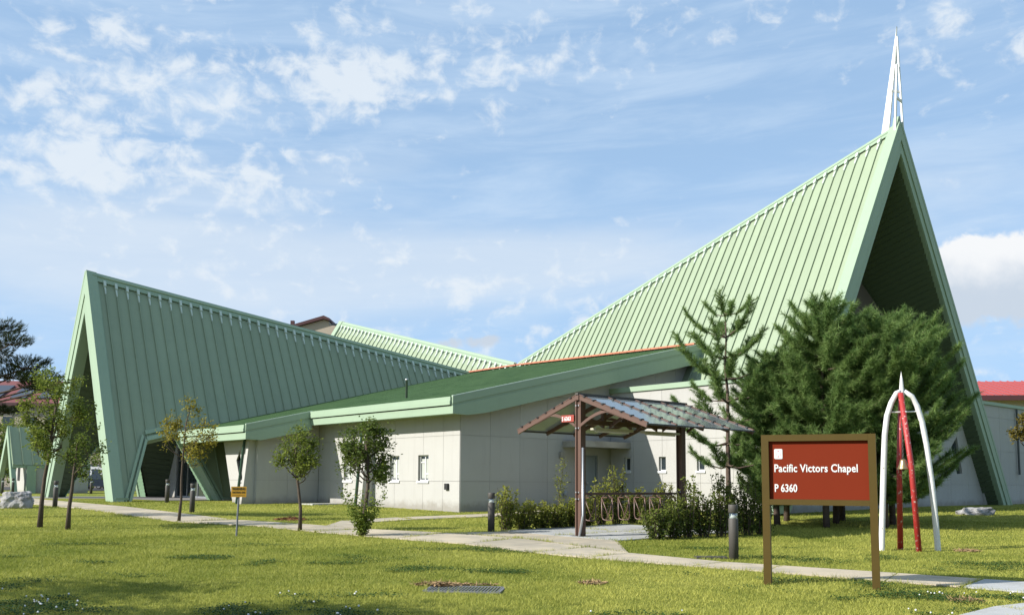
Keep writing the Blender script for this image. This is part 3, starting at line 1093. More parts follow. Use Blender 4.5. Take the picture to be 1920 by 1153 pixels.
# spire
sp_t = Vector((-3.62, -31.0, 22.5))
zr = rd_B(30.9)
b = MB()
b.prism([(-3.74, -30.15, rd_B(30.15) + 0.05), (-3.74, -30.52, rd_B(30.52) + 0.05), (-3.70, -30.92, 20.8), tuple(sp_t), tuple(sp_t + Vector((-0.0, 0.05, -0.35)))], (0.09, 0, 0))
spire = b.build('spire', M_WHITE, CH)
for (p, q, wd_) in (((-4.05, -30.95, zr - 0.75), (-3.72, -31.0, 20.6), 0.08), ((-3.30, -31.0, zr - 0.75), (-3.60, -31.0, 22.0), 0.08), ((-3.40, -30.6, zr - 0.4), (-3.60, -30.95, 21.4), 0.06)):
    MB().beam(p, q, wd_, wd_).build('spire_post', M_WHITE, spire)
MB().beam((-3.85, -30.75, 19.35), (-3.4, -31.0, 19.35), 0.06, 0.10).build('cross_bar', M_WHITE, spire)
MB().beam((-3.87, -31.0, 18.95), (-3.42, -31.0, 18.9), 0.06, 0.12).build('cross_bar', M_WHITE, spire)
MB().prism([(-3.7, -31.05, zr - 0.5), (-4.1, -31.05, zr - 0.7), (-3.7, -31.05, zr + 0.45), (-3.3, -31.05, zr - 0.7)], (0, 0.3, 0)).build('finial', M_TRIM, spire)

# ------------------------------------------------------------------ background buildings
def roofed_block(name, label, x0, x1, y0, y1, h, rh, wallm, roofm, floors, cols, zwin=(1.6,), wsz=(1.2, 1.5), rz=0.0, over=0.6, eave_m=None, panels=0):
    o = thing(name, label, 'building', ((x0 + x1) / 2, (y0 + y1) / 2, 0), rz)
    hx, hy = (x1 - x0) / 2, (y1 - y0) / 2
    MB().box((-hx, -hy, -0.5), (hx, hy, h)).build('wall', wallm, o)
    r = MB()
    r.v = [(-hx - over, -hy - over, h), (hx + over, -hy - over, h), (hx + over, hy + over, h), (-hx - over, hy + over, h), (-hx - over, 0, h + rh), (hx + over, 0, h + rh)]
    r.f = [(0, 1, 5, 4), (2, 3, 4, 5), (0, 4, 3), (1, 2, 5), (3, 2, 1, 0)]
    rf = r.build('roof', roofm, o)
    MB().box((-hx - over, -hy - over - 0.12, h - 0.35), (hx + over, -hy - over, h + 0.05)).build('eave', eave_m or M_MAROON, rf)
    if panels:
        st = (2 * hx + 2 * over) / panels
        for i in range(panels):
            xx = -hx - over + i * st
            p = MB()
            nrm = Vector((0, -rh, hy + over)).normalized()
            A_, B_ = Vector((xx + 0.01, -hy - over, h)), Vector((xx + st - 0.01, -hy - over, h))
            d = Vector((0, hy + over, rh))
            p.prism([A_, B_, B_ + d, A_ + d], nrm * 0.04)
            p.prism([A_, A_ + Vector((0.06, 0, 0)), A_ + Vector((0.06, 0, 0)) + d, A_ + d], nrm * 0.11)
            p.build('roof_panel', roofm, rf)
    for fl_ in range(floors):
        z = zwin[0] + fl_ * 3.0
        for c in range(cols):
            x = -hx + (c + 0.5) * (2 * hx) / cols
            wn = MB().box((x - wsz[0] / 2 - 0.08, -hy - 0.06, z - 0.08), (x + wsz[0] / 2 + 0.08, -hy - 0.002, z + wsz[1] + 0.08)).build('window', wallm, o)
            MB().box((x - wsz[0] / 2, -hy - 0.09, z), (x + wsz[0] / 2, -hy - 0.061, z + wsz[1])).build('pane', M_GLASS, wn)
    return o, rf


bt, rt = roofed_block('barracks_block', 'tan block of flats with red roof seen far left behind the pine', -88, -41, 118, 132, 10.6, 3.6, M_TAN, mat('dull_red_roof', (0.20, 0.060, 0.055), 0.7, 0.1), 3, 17, zwin=(1.4,), rz=0.05)
for i in range(13):
    p = MB()
    x = -20 + i * 3.3
    nrm = Vector((0, -3.6, 7.6)).normalized()
    A_ = Vector((x, -7.6 + 1.3, 10.6 + 0.62))
    p.prism([A_, A_ + Vector((1.9, 0, 0)), A_ + Vector((1.9, 4.2, 1.99)), A_ + Vector((0, 4.2, 1.99))], nrm * 0.2)
    p.build('solar_panel', mat('solar_panel_grey', (0.055, 0.06, 0.075), 0.3), rt)
ab = thing('apartment_block', 'tan apartment block with maroon roof edge rising behind the entrance roof', 'building', (-33.5, 152, 0), 0.0)
b = MB()
b.prism([(-9, 0, 0), (9, 0, 0), (9, 0, 26.0), (3.1, 0, 26.7), (3.1, 0, 27.3), (2.3, 0, 27.6), (-9, 0, 24.2)], (0, 16, 0))
b.build('wall', M_TAN, ab)
b = MB()
b.prism([(-9.6, -0.6, 24.55), (2.3, -0.6, 28.2), (3.3, -0.6, 27.75), (3.3, -0.6, 27.35), (2.3, -0.6, 27.65), (-9.6, -0.6, 24.1)], (0, 17, 0))
rf = b.build('roof', M_MAROON, ab)
MB().box((-3.4, 0.5, 26.0), (-2.8, 1.1, 27.5)).build('chimney', M_MAROON, rf)
MB().box((3.4, 0.3, 26.3), (5.6, 0.9, 27.0)).build('roof_louvre', mat('louvre_grey', (0.12, 0.13, 0.14), 0.6), rf)
roofed_block('red_roof_building', 'cream building with red metal roof at the right edge', 36.0, 66, 74, 88, 8.15, 2.0, mat('cream_render', (0.62, 0.56, 0.42), 0.9, 0.05), M_REDROOF, 2, 8, zwin=(1.5,), rz=-0.12, over=1.2, panels=54)
roofed_block('small_red_house', 'small red roofed house glimpsed through the left entrance gable', -43.5, -35, 132, 140, 3.6, 2.4, M_TAN, M_REDROOF, 1, 4, zwin=(1.1,))

# small green A-frame hut
hut = thing('green_hut', 'small green metal A-frame hut beyond the boulder on the far left', 'hut', W(-28.3, 23.3, 0), TH)
b = MB()
HH, HW, HL = 4.7, 2.7, 5.2
for sd in (-1, 1):
    r = MB()
    r.prism([(0, 0, HH), (HL, 0, HH), (HL, sd * HW * 0.66, HH * 0.34 + 0.35), (0, sd * HW * 0.66, HH * 0.34 + 0.35)], (0, 0, -0.16))
    ro = r.build('roof_slope', M_TRIM, hut)
    for i in range(8):
        x = i * HL / 8
        p = MB()
        p.prism([(x + 0.02, 0, HH + 0.02), (x + HL / 8 - 0.02, 0, HH + 0.02), (x + HL / 8 - 0.02, sd * HW * 0.66, HH * 0.34 + 0.37), (x + 0.02, sd * HW * 0.66, HH * 0.34 + 0.37)], (0, sd * 0.03, 0.02))
        p.prism([(x, 0, HH + 0.05), (x + 0.06, 0, HH + 0.05), (x + 0.06, sd * HW * 0.66, HH * 0.34 + 0.40), (x, sd * HW * 0.66, HH * 0.34 + 0.40)], (0, sd * 0.06, 0.05))
        p.build('roof_panel', M_ROOF, ro)
    l = MB()
    l.prism([(-0.1, 0, HH + 0.12), (-0.1, sd * HW, 0), (-0.1, sd * (HW - 0.5), 0), (-0.1, 0, HH - 0.75)], (0.3, 0, 0))
    l.build('gable_leg', M_TRIM, hut)
    l = MB()
    l.prism([(0.9, sd * 1.9, 1.95), (1.5, sd * 1.9, 1.95), (1.5, sd * 2.05, -0.1), (0.9, sd * 2.05, -0.1)], (0, sd * -0.12, 0))
    l.prism([(2.2, sd * 1.9, 1.95), (2.6, sd * 1.9, 1.95), (2.6, sd * 2.1, -0.1), (2.2, sd * 2.1, -0.1)], (0, sd * -0.12, 0))
    l.build('post', M_TRIM, hut)
MB().box((0.8, -1.75, -0.1), (HL - 0.1, 1.75, 2.0)).build('wall', M_WALL, hut)
MB().box((0.77, -0.5, 0.9), (0.799, 0.1, 2.0)).build('louvre', M_BLACK, hut)


# ------------------------------------------------------------------ parked vehicles
def car(label, loc, rz, paint):
    o = thing('parked_car', label, 'car', loc, rz, 'cars parked beyond the lawn')
    prof = [(-2.2, 0.35), (-2.25, 0.72), (-1.95, 0.92), (-0.95, 1.0), (1.35, 1.0), (2.1, 0.95), (2.25, 0.75), (2.2, 0.35)]
    b = MB()
    b.prism([(x, -0.86, z) for x, z in prof], (0, 1.72, 0))
    body = b.build('body', paint, o)
    c = MB()
    lo = [(-1.05, 0.98), (1.75, 0.98)]
    c.v = [(-1.05, -0.80, .98), (1.75, -0.80, .98), (1.75, .80, .98), (-1.05, .80, .98), (-0.25, -.62, 1.45), (0.95, -.62, 1.45), (0.95, .62, 1.45), (-0.25, .62, 1.45)]
    c.f = [(4, 5, 6, 7), (0, 1, 5, 4), (1, 2, 6, 5), (2, 3, 7, 6), (3, 0, 4, 7), (3, 2, 1, 0)]
    cb = c.build('cabin', paint, o)
    for sy in (-1, 1):
        gl = MB()
        gl.add([(-0.85, sy * .795, 1.03), (0.28, sy * .795, 1.03), (0.28, sy * .655, 1.40), (-0.22, sy * .655, 1.40)], [(0, 1, 2, 3)])
        gl.add([(0.36, sy * .795, 1.03), (1.45, sy * .795, 1.03), (0.92, sy * .655, 1.40), (0.36, sy * .655, 1.40)], [(0, 1, 2, 3)])
        gl.build('side_window', M_GLASS, cb)
    gl = MB()
    gl.add([(-1.03, -.72, 1.02), (-1.03, .72, 1.02), (-0.31, .56, 1.43), (-0.31, -.56, 1.43)], [(0, 1, 2, 3)])
    gl.build('windscreen', M_GLASS, cb)
    gl = MB()
    gl.add([(1.73, -.72, 1.02), (1.73, .72, 1.02), (1.01, .56, 1.43), (1.01, -.56, 1.43)], [(3, 2, 1, 0)])
    gl.build('rear_window', M_GLASS, cb)
    for x in (-1.4, 1.35):
        for sy in (-1, 1):
            t = MB().tube([(x, sy * 0.70, 0.32), (x, sy * 0.90, 0.32)], 0.32, 16)
            wh = t.build('wheel', M_BLACK, o)
            MB().tube([(x, sy * 0.89, 0.32), (x, sy * 0.91, 0.32)], 0.2, 12).build('rim', M_STEEL, wh)
    for sy in (-1, 1):
        MB().box((-2.27, sy * 0.62 - 0.16, 0.66), (-2.12, sy * 0.62 + 0.16, 0.80)).build('headlight', M_WHITE, o)
        MB().box((2.12, sy * 0.66 - 0.14, 0.72), (2.27, sy * 0.66 + 0.14, 0.86)).build('tail_light', M_RED, o)
    return o


P_NAVY = mat('navy_car_paint', (0.02, 0.03, 0.055), 0.2, 0.03, spec=0.7)
P_GREY = mat('slate_car_paint', (0.10, 0.12, 0.15), 0.2, 0.03, spec=0.7)
P_SILV = mat('silver_car_paint', (0.42, 0.43, 0.45), 0.25, 0.03, spec=0.7)
car('dark blue saloon car, rightmost seen through the left gable', (-39.6, 89, 0.02), 0.1, P_NAVY)
car('slate grey car parked behind the dark blue saloon', (-44.2, 94.5, 0.02), 0.15, P_GREY)
car('silver car parked in front of the white minibus', (-42.2, 99.5, 0.02), 0.0, P_SILV)
van = thing('minibus', 'white minibus with dark windows parked behind the cars', 'minibus', (-48.8, 109, 0.02), 0.0)
b = MB()
b.prism([(-3.0, -1.0, 0.4), (-3.05, -1.0, 1.3), (-2.5, -1.0, 2.5), (3.0, -1.0, 2.5), (3.05, -1.0, 0.4)], (0, 2.0, 0))
b.build('body', M_WHITE, van)
for x in (-2.1, -1.0, 0.2, 1.4):
    MB().box((x, -1.02, 1.4), (x + 0.95, -1.002, 2.2)).build('side_window', M_GLASS, van)
for x in (-2.0, 1.9):
    for sy in (-1, 1):
        MB().tube([(x, sy * 0.8, 0.4), (x, sy * 1.03, 0.4)], 0.4, 14).build('wheel', M_BLACK, van)


# ------------------------------------------------------------------ bollards
def glass_clear():
    m = bpy.data.materials.new('clear_lens')
    m.use_nodes = True
    t = NT(m.node_tree)
    m.node_tree.nodes.clear()
    gl = t.n('ShaderNodeBsdfGlossy')
    gl.inputs['Roughness'].default_value = 0.05
    tr = t.n('ShaderNodeBsdfTransparent')
    tr.inputs['Color'].default_value = (0.9, 0.95, 0.95, 1)
    ms = t.n('ShaderNodeMixShader')
    ms.inputs[0].default_value = 0.30
    o = t.n('ShaderNodeOutputMaterial')
    m.node_tree.links.new(tr.outputs[0], ms.inputs[1])
    m.node_tree.links.new(gl.outputs[0], ms.inputs[2])
    m.node_tree.links.new(ms.outputs[0], o.inputs['Surface'])
    return m


M_LENS = glass_clear()
bol = thing('bollard_light', 'x', 'bollard')
MB().lathe([(0.094, -0.1), (0.094, 0.78), (0.088, 0.79)], 20).build('post', M_DARKMETAL, bol, True)
MB().lathe([(0.088, 0.905), (0.094, 0.91), (0.094, 1.05), (0.088, 1.06), (0.0001, 1.062)], 20).build('cap', M_DARKMETAL, bol, True)
MB().lathe([(0.086, 0.79), (0.086, 0.905)], 20).build('lens', M_LENS, bol, True)
MB().lathe([(0.083, 0.795), (0.035, 0.86), (0.0001, 0.862)], 16).build('reflector', M_WHITE, bol, True)
MB().lathe([(0.025, 0.845), (0.035, 0.87), (0.035, 0.905)], 12).build('lamp', M_BLACK, bol, True)
BOL = [((4.36, 18.39), 'nearest bollard light on the grass left of the brown sign'),
       ((-0.54, 25.44), 'bollard light left of the shrubs beside the bike shelter'),
       ((-11.84, 34.72), 'bollard light just right of the yellowing young tree'),
       ((-18.63, 38.2), 'bollard light in front of the left leg of the entrance gable'),
       ((-15.91, 43.2), 'bollard light half hidden behind the yellowing tree trunk at the entrance'),
       ((3.32, 36.73), 'bollard light by the grey door seen under the bike rack'),
       ((-29.87, 66.4), 'small far bollard seen through the entrance gable by the cars'),
       ((-33.9, 63.5), 'far bollard by the small green hut, nearest its gable'),
       ((-35.2, 64.6), 'far bollard at the extreme left edge by the hut')]
for i, ((x, y), lab) in enumerate(BOL):
    o = bol if i == 0 else copy_tree(bol)
    o.location = (x, y, gz(y))
    o.rotation_euler = (random.uniform(-.01, .01), random.uniform(-.01, .01), random.uniform(0, 6))
    tag(o, lab, 'bollard', 'bollard lights along the paths')


# ------------------------------------------------------------------ text helper
def text_mesh(txt, size, name, material, parent, M4, bold=0.012, xs=1.0, depth=0.004, align='LEFT', space=1.0):
    cu = bpy.data.curves.new('txt', 'FONT')
    cu.body = txt
    cu.size = size
    cu.offset = bold * size
    cu.extrude = depth / 2
    cu.align_x = align
    cu.space_character = space
    cu.resolution_u = 3
    t = bpy.data.objects.new('txt', cu)
    COL.objects.link(t)
    dg = bpy.context.evaluated_depsgraph_get()
    me = bpy.data.meshes.new_from_object(t.evaluated_get(dg))
    bpy.data.objects.remove(t)
    me.transform(M4 @ Matrix.Scale(xs, 4, (1, 0, 0)))
    me.materials.clear()
    me.materials.append(material)
    me.name = name
    o = bpy.data.objects.new(name, me)
    COL.objects.link(o)
    o.parent = parent
    return o


UPR = Matrix(((1, 0, 0, 0), (0, 0, -1, 0), (0, 1, 0, 0), (0, 0, 0, 1)))     # text lying in x-z, facing -y

# ------------------------------------------------------------------ chapel sign
pL, pR = Vector((3.96, 14.51, -0.53)), Vector((5.39, 13.9, -0.54))
ang = math.atan2(pR.y - pL.y, pR.x - pL.x)
SG = thing('chapel_sign', 'russet sign board with white lettering in a bronze frame on two posts', 'sign', (pL.x, pL.y, -0.535), ang)
SWD = (pR - pL).length
T0, B0 = 2.40, 1.22         # top and bottom of the framed board above ground
for x in (0.0, SWD):
    b = MB()
    b.prism([(x - 0.055, -0.06, -0.15), (x + 0.055, -0.06, -0.15), (x + 0.055, 0.07, -0.15), (x - 0.055, 0.07, -0.15)], (0, 0, T0 - 0.10 + 0.15 if False else T0 + 0.045))
    b.build('post', M_SIGNF, SG)
b = MB()
b.prism([(-0.055, -0.064, T0 - 0.105), (-0.055 + 0.0, -0.064, T0), (SWD + 0.055, -0.064, T0), (SWD + 0.055, -0.064, T0 - 0.105)], (0, 0.004, 0))
b.v = []
b.f = []
b.box((0.056, -0.06, T0 - 0.205), (SWD - 0.056, 0.07, T0 - 0.105))
b.build('top_rail', M_SIGNF, SG)
b = MB()
b.box((0.056, -0.06, B0), (SWD - 0.056, 0.07, B0 + 0.085))
b.build('bottom_rail', M_SIGNF, SG)
b = MB()
b.box((0.057, -0.005, B0 + 0.086), (SWD - 0.057, 0.03, T0 - 0.206))
pnl = b.build('panel', M_SIGNR, SG)
y_ = -0.008
text_mesh('Pacific Victors Chapel', 0.166, 'lettering', M_WHITE, pnl, Matrix.Translation((0.125, y_, 1.725)) @ UPR, 0.020, 0.80, 0.006, space=1.04)
text_mesh('P 6360', 0.166, 'lettering', M_WHITE, pnl, Matrix.Translation((0.125, y_, 1.42)) @ UPR, 0.020, 0.74, 0.006)
b = MB()
cx, cz, hw, hh, rr = 0.195, 2.0, 0.062, 0.078, 0.018
pts_ = []
for (sx, sz, a0_) in ((1, 1, 0), (-1, 1, 90), (-1, -1, 180), (1, -1, 270)):
    for k_ in range(5):
        a_ = math.radians(a0_ + k_ * 22.5)
        pts_.append((cx + sx * (hw - rr) + rr * math.cos(a_), y_ + 0.002, cz + sz * (hh - rr) + rr * math.sin(a_)))
b.prism(pts_, (0, -0.004, 0))
emb = b.build('emblem', M_WHITE, pnl)
M_PINK = mat('emblem_pink', (0.72, 0.22, 0.28), 0.6)
b = MB()
for sgn in (1, -1):
    b.prism([(cx - 0.016, -0.0101, cz + sgn * 0.050), (cx + 0.016, -0.0101, cz + sgn * 0.050), (cx, -0.0101, cz + sgn * 0.026)], (0, -0.001, 0))
    for q in (-0.018, 0, 0.018):
        b.box((cx + sgn * 0.032 - 0.006, -0.0111, cz + q - 0.004), (cx + sgn * 0.032 + 0.006, -0.0101, cz + q + 0.004))
b.build('emblem_mark', M_PINK, SG)

# ------------------------------------------------------------------ gas warning sign
WS = thing('gas_warning_sign', 'small yellow natural gas warning sign on a thin grey stake', 'sign', (-6.84, 23.36, gz(23.36)), 0.18)
MB().tube([(0.0, 0.02, -0.1), (0.03, 0.02, 1.2)], 0.024, 8).build('stake', mat('stake_blue_grey', (0.16, 0.17, 0.19), 0.5), WS)
MB().box((-0.16, -0.012, 0.97), (0.21, 0.0, 1.23)).build('board', M_YELLOW, WS)
text_mesh('WARNING', 0.088, 'lettering', M_BLACK, WS, Matrix.Translation((0.025, -0.014, 1.145)) @ UPR, 0.02, 0.74, 0.003, 'CENTER')
text_mesh('NATURAL GAS', 0.064, 'lettering', M_BLACK, WS, Matrix.Translation((0.025, -0.014, 1.065)) @ UPR, 0.018, 0.72, 0.003, 'CENTER')
MB().box((-0.13, -0.0145, 1.005), (0.18, -0.0125, 1.013)).build('rule', M_BLACK, WS)

# ------------------------------------------------------------------ bell frame
BF = thing('bell_stand', 'four-legged bell stand of red and white painted pipes with a spike', 'bell stand', (8.72, 20.55, -0.43), 0)


def white_leg(sx):
    if sx < 0:
        q = [(-0.62, -0.12), (-0.614, 0), (-0.559, 0.95), (-0.506, 1.85), (-0.46, 2.53), (-0.398, 2.95), (-0.294, 3.24), (-0.168, 3.46), (-0.08, 3.50)]
    else:
        q = [(0.625, -0.12), (0.62, 0.03), (0.583, 0.78), (0.536, 1.48), (0.453, 2.31), (0.377, 2.81), (0.278, 3.17), (0.171, 3.39), (0.0, 3.50)]
    return [(x, 0.0, z) for x, z in q]


for sx in (-1, 1):
    MB().tube(white_leg(sx), [0.064] * 4 + [0.06] * 3 + [0.055, 0.05], 12).build('leg', M_CHIP, BF, True)
MB().tube([(0.10, -0.25, -0.1), (0.035, -0.15, 1.88), (-0.10, -0.05, 3.46)], [0.062, 0.06, 0.058], 12).build('leg', M_RED, BF, True)
MB().tube([(-0.10, 0.25, -0.1), (-0.10, 0.15, 1.88), (-0.05, 0.05, 3.36)], [0.062, 0.06, 0.058], 12).build('leg', M_RED, BF, True)
MB().lathe([(0.05, 3.35), (0.055, 3.48), (0.045, 3.62), (0.03, 3.78), (0.012, 3.87), (0.0001, 3.95)], 12, (-0.05, 0, 0)).build('spike', M_CHIP, BF, True)
MB().tube([(-0.30, 0, 3.03), (0.27, 0, 3.05)], 0.018, 8).build('tie_bar', M_CHIP, BF)
MB().tube([(-0.03, -0.14, 3.04), (-0.03, 0.14, 3.04)], 0.018, 8).build('tie_bar', M_CHIP, BF)
bell = thing('bell', 'small brass bell hanging on a chain inside the pipe frame', 'bell', (8.625, 20.50, -0.43 + 1.77))
MB().lathe([(0.128, 0), (0.132, 0.015), (0.112, 0.05), (0.085, 0.12), (0.072, 0.18), (0.062, 0.21), (0.03, 0.225), (0.0001, 0.23)], 20).build('bell_body', M_BRASS, bell, True)
MB().lathe([(0.02, -0.04), (0.03, -0.02), (0.012, 0.04), (0.01, 0.2)], 8).build('clapper', M_BLACK, bell, True)
for i in range(19):
    b = MB()
    a = PI / 2 * (i % 2)
    r = [(0.016 * math.cos(t) * math.cos(a), 0.016 * math.cos(t) * math.sin(a), 0.25 + i * 0.052 + 0.034 * math.sin(t)) for t in np.linspace(0, 2 * PI, 9)]
    b.tube(r, 0.006, 5, cap=False)
    b.build('chain_link', M_DARKMETAL, bell)

# ------------------------------------------------------------------ bike shelter, local x along V, local y along U
SX, SY = 1.70, 23.75
SZ = gz(24.5)
SH = thing('bike_shelter', 'brown steel bike shelter with a glazed gabled roof', 'shelter', (SX, SY, SZ), TH)
ZR, ZE, SWX, LX = 3.22 - SZ, 2.40 - SZ, 2.32, 4.35
SLP = (ZR - ZE) / SWX
for x in (0.08, 4.12):
    b = MB()
    b.box((x - 0.09, -0.10, 0), (x + 0.09, -0.06, ZR - 0.05)).box((x - 0.09, 0.06, 0), (x + 0.09, 0.10, ZR - 0.05)).box((x - 0.05, -0.059, 0), (x + 0.05, 0.059, ZR - 0.06))
    ps = b.build('post', M_BROWN, SH)
    MB().box((x - 0.17, -0.2, 0), (x + 0.17, 0.2, 0.03)).build('base_plate', M_DARKMETAL, ps)
    for z in (0.95, 1.12, 2.75, ZR - 0.25):
        for sy in (-0.05, 0.05):
            MB().tube([(x - 0.10, sy, z), (x - 0.12, sy, z)], 0.022, 6).build('bolt', M_STEEL, ps)
MB().beam((-0.05, 0, ZR - 0.05), (LX, 0, ZR - 0.05), 0.12, 0.12).build('ridge_beam', M_BROWN, SH)
MB().beam((0.17, 0.0, ZR - 0.66), (4.03, 0.0, ZR - 0.66), 0.10, 0.12).build('tie_beam', M_BROWN, SH)
for x in (0.95, 1.75, 2.55, 3.3):
    MB().box((x - 0.05, -0.05, ZR - 0.6), (x + 0.05, 0.05, ZR - 0.11)).build('stud', M_BROWN, SH)


def glazing():
    m = bpy.data.materials.new('grey_roof_glazing')
    m.use_nodes = True
    t = NT(m.node_tree)
    m.node_tree.nodes.clear()
    gl = t.n('ShaderNodeBsdfGlossy')
    gl.inputs['Roughness'].default_value = 0.08
    gl.inputs['Color'].default_value = (0.9, 0.95, 0.95, 1)
    tr = t.n('ShaderNodeBsdfTransparent')
    tr.inputs['Color'].default_value = (0.52, 0.56, 0.52, 1)
    df = t.n('ShaderNodeBsdfDiffuse')
    v = t.n('ShaderNodeTexCoord').outputs['Object']
    t.put(df.inputs['Color'], t.mix(t.noise(v, 2.0, 5, 0.6), (0.34, 0.37, 0.37, 1), (0.42, 0.45, 0.45, 1)))
    tl = t.n('ShaderNodeBsdfTranslucent')
    tl.inputs['Color'].default_value = (0.34, 0.38, 0.34, 1)
    m0 = t.n('ShaderNodeMixShader')
    m0.inputs[0].default_value = 0.45
    m1 = t.n('ShaderNodeMixShader')
    m1.inputs[0].default_value = 0.25
    m2 = t.n('ShaderNodeMixShader')
    fr = t.n('ShaderNodeFresnel')
    fr.inputs['IOR'].default_value = 1.5
    o = t.n('ShaderNodeOutputMaterial')
    lk = m.node_tree.links.new
    lk(df.outputs[0], m0.inputs[1])
    lk(tl.outputs[0], m0.inputs[2])
    lk(m0.outputs[0], m1.inputs[1])
    lk(tr.outputs[0], m1.inputs[2])
    lk(fr.outputs[0], m2.inputs[0])
    lk(m1.outputs[0], m2.inputs[1])
    lk(gl.outputs[0], m2.inputs[2])
    lk(m2.outputs[0], o.inputs['Surface'])
    return m


M_GLZ = glazing()
rx = [0.0, 1.07, 2.14, 3.21, 4.28]
for sd in (-1, 1):
    for x in rx:
        MB().beam((x, sd * 0.06, ZR - 0.05), (x, sd * SWX, ZE - 0.03), 0.05, 0.11).build('rafter', M_BROWN, SH)
        # curved bracket under the rafter
        b = MB()
        n_ = 8
        up_ = []
        lo_ = []
        for i in range(n_ + 1):
            t = i / n_
            y = 0.1 + t * 1.45
            zt_ = ZR - 0.10 - y * SLP
            arc = ZR - 0.80 + 0.62 * (1 - (1 - t) ** 2) - t * 0.33
            up_.append((y, min(arc + 0.08, zt_)))
            lo_.append((y, min(arc, zt_ - 0.01)))
        for i in range(n_):
            b.prism([(x - 0.02, sd * up_[i][0], up_[i][1]), (x - 0.02, sd * up_[i + 1][0], up_[i + 1][1]), (x - 0.02, sd * lo_[i + 1][0], lo_[i + 1][1]), (x - 0.02, sd * lo_[i][0], lo_[i][1])], (0.04, 0, 0))
        b.build('bracket', M_BROWN, SH)
        cl = MB()
        MB().beam((x, sd * 0.04, ZR + 0.035), (x, sd * (SWX + 0.02), ZE + 0.025 + 0.01), 0.055, 0.02).build('glazing_bar', M_BROWN, SH)
        for i in range(7):
            y = 0.25 + i * 0.315
            MB().beam((x - 0.055, sd * y, ZR + 0.05 - y * SLP), (x + 0.055, sd * y, ZR + 0.05 - y * SLP), 0.07, 0.035).build('glazing_clip', M_BLACK, SH)
    for i in range(4):
        b = MB()
        b.prism([(rx[i] + 0.01, sd * 0.03, ZR + 0.012), (rx[i + 1] - 0.01, sd * 0.03, ZR + 0.012), (rx[i + 1] - 0.01, sd * SWX, ZE + 0.015), (rx[i] + 0.01, sd * SWX, ZE + 0.015)], (0, 0, 0.008))
        b.build('glass_panel', M_GLZ, SH)
    MB().beam((-0.03, sd * SWX, ZE), (LX, sd * SWX, ZE), 0.03, 0.04).build('eave_bar', M_DARKMETAL, SH)
MB().beam((-0.06, 0, ZR + 0.05), (LX + 0.02, 0, ZR + 0.05), 0.10, 0.05).build('ridge_cap', M_DARKMETAL, SH)
for x0 in (0.55, 2.5):
    tb = MB().box((x0, -0.10, ZR - 0.86), (x0 + 1.45, 0.10, ZR - 0.80)).build('strip_light', mat('dirty_light_cream', (0.55, 0.52, 0.40), 0.6, 0.15, 8), SH)
    MB().tube([(x0 + 0.08, 0, ZR - 0.885), (x0 + 1.37, 0, ZR - 0.885)], 0.02, 8).build('tube', M_WHITE, tb)
MB().tube([(-0.10, -0.14, 0.02), (0.03, -0.14, 0.55), (0.03, -0.14, 2.25)], 0.032, 8).build('conduit', M_STEEL, SH, True)
b = MB().box((-0.05, 0.11, ZR - 0.66), (-0.03, 0.56, ZR - 0.48))
pl_ = b.build('number_plate', mat('plate_red', (0.34, 0.05, 0.03), 0.5), SH)
# plate faces -x; text in y-z plane reading from +y to -y
RX = Matrix(((0, 0, -1, 0), (-1, 0, 0, 0), (0, 1, 0, 0), (0, 0, 0, 1)))
text_mesh('S 6363', 0.15, 'lettering', M_WHITE, pl_, Matrix.Translation((-0.053, 0.545, ZR - 0.625)) @ RX, 0.02, 0.82, 0.004)
# bike rack
RK = thing('bike_rack', 'brown rail with hanging wheel loops between the shelter posts', 'bike rack', (SX, SY, SZ), TH)
MB().beam((0.18, 0, 1.08), (4.02, 0, 1.08), 0.06, 0.06).build('rail', M_BROWN, RK)
M_LOOP = mat('worn_brown_loop', (0.15, 0.085, 0.065), 0.4, 0.2, 10)
for i in range(6):
    x = 0.42 + i * 0.64
    b = MB()
    b.tube([(x, 0.19, 0.98), (x + 0.02, 0.20, 0.50), (x + 0.02, 0.17, 0.42), (x + 0.02, 0.10, 0.395), (x + 0.02, -0.10, 0.395), (x + 0.02, -0.17, 0.42), (x + 0.02, -0.20, 0.50), (x, -0.19, 0.98)], 0.016, 6)
    b.tube([(x, 0.19, 0.97), (x + 0.05, 0.08, 0.66), (x + 0.03, -0.06, 0.40)], 0.013, 6)
    b.tube([(x, -0.19, 0.97), (x + 0.05, -0.08, 0.66), (x + 0.03, 0.06, 0.40)], 0.013, 6)
    b.tube([(x - 0.03, 0.0, 1.06), (x, 0.19, 0.985), (x, -0.20, 0.985), (x - 0.03, -0.02, 1.06)], 0.016, 6)
    b.build('wheel_loop', M_LOOP, RK, True)

# ------------------------------------------------------------------ rocks, grate, covers
def rock(name, label, loc, size, seed, flat=1.0):
    r = np.random.default_rng(seed)
    bm = bmesh.new()
    bmesh.ops.create_icosphere(bm, subdivisions=4, radius=1.0)
    from mathutils import noise as mn
    for v in bm.verts:
        p = v.co.copy()
        k = 1 + 0.38 * mn.noise(p * 1.3 + Vector((seed, 0, 0))) + 0.16 * mn.noise(p * 3.7 + Vector((0, seed, 0))) + 0.05 * mn.noise(p * 9.0)
        v.co = Vector((p.x * size[0], p.y * size[1], max(min(p.z, 0.62 + 0.1 * mn.noise(p * 2.0)), -0.7) * size[2])) * k
    me = bpy.data.meshes.new(name)
    bm.to_mesh(me)
    bm.free()
    me.materials.append(M_ROCK)
    o = bpy.data.objects.new(name, me)
    COL.objects.link(o)
    o.location = loc
    return tag(o, label, 'rock')


rock('boulder', 'flat topped grey boulder on the lawn at the left edge', (-19.55, 37.05, gz(37) + 0.28), (0.62, 0.5, 0.55), 3)
rock('low_rock', 'low pale rock lying in the grass right of the bell stand', (18.25, 36.8, gz(36.8) + 0.1), (0.62, 0.4, 0.26), 8)

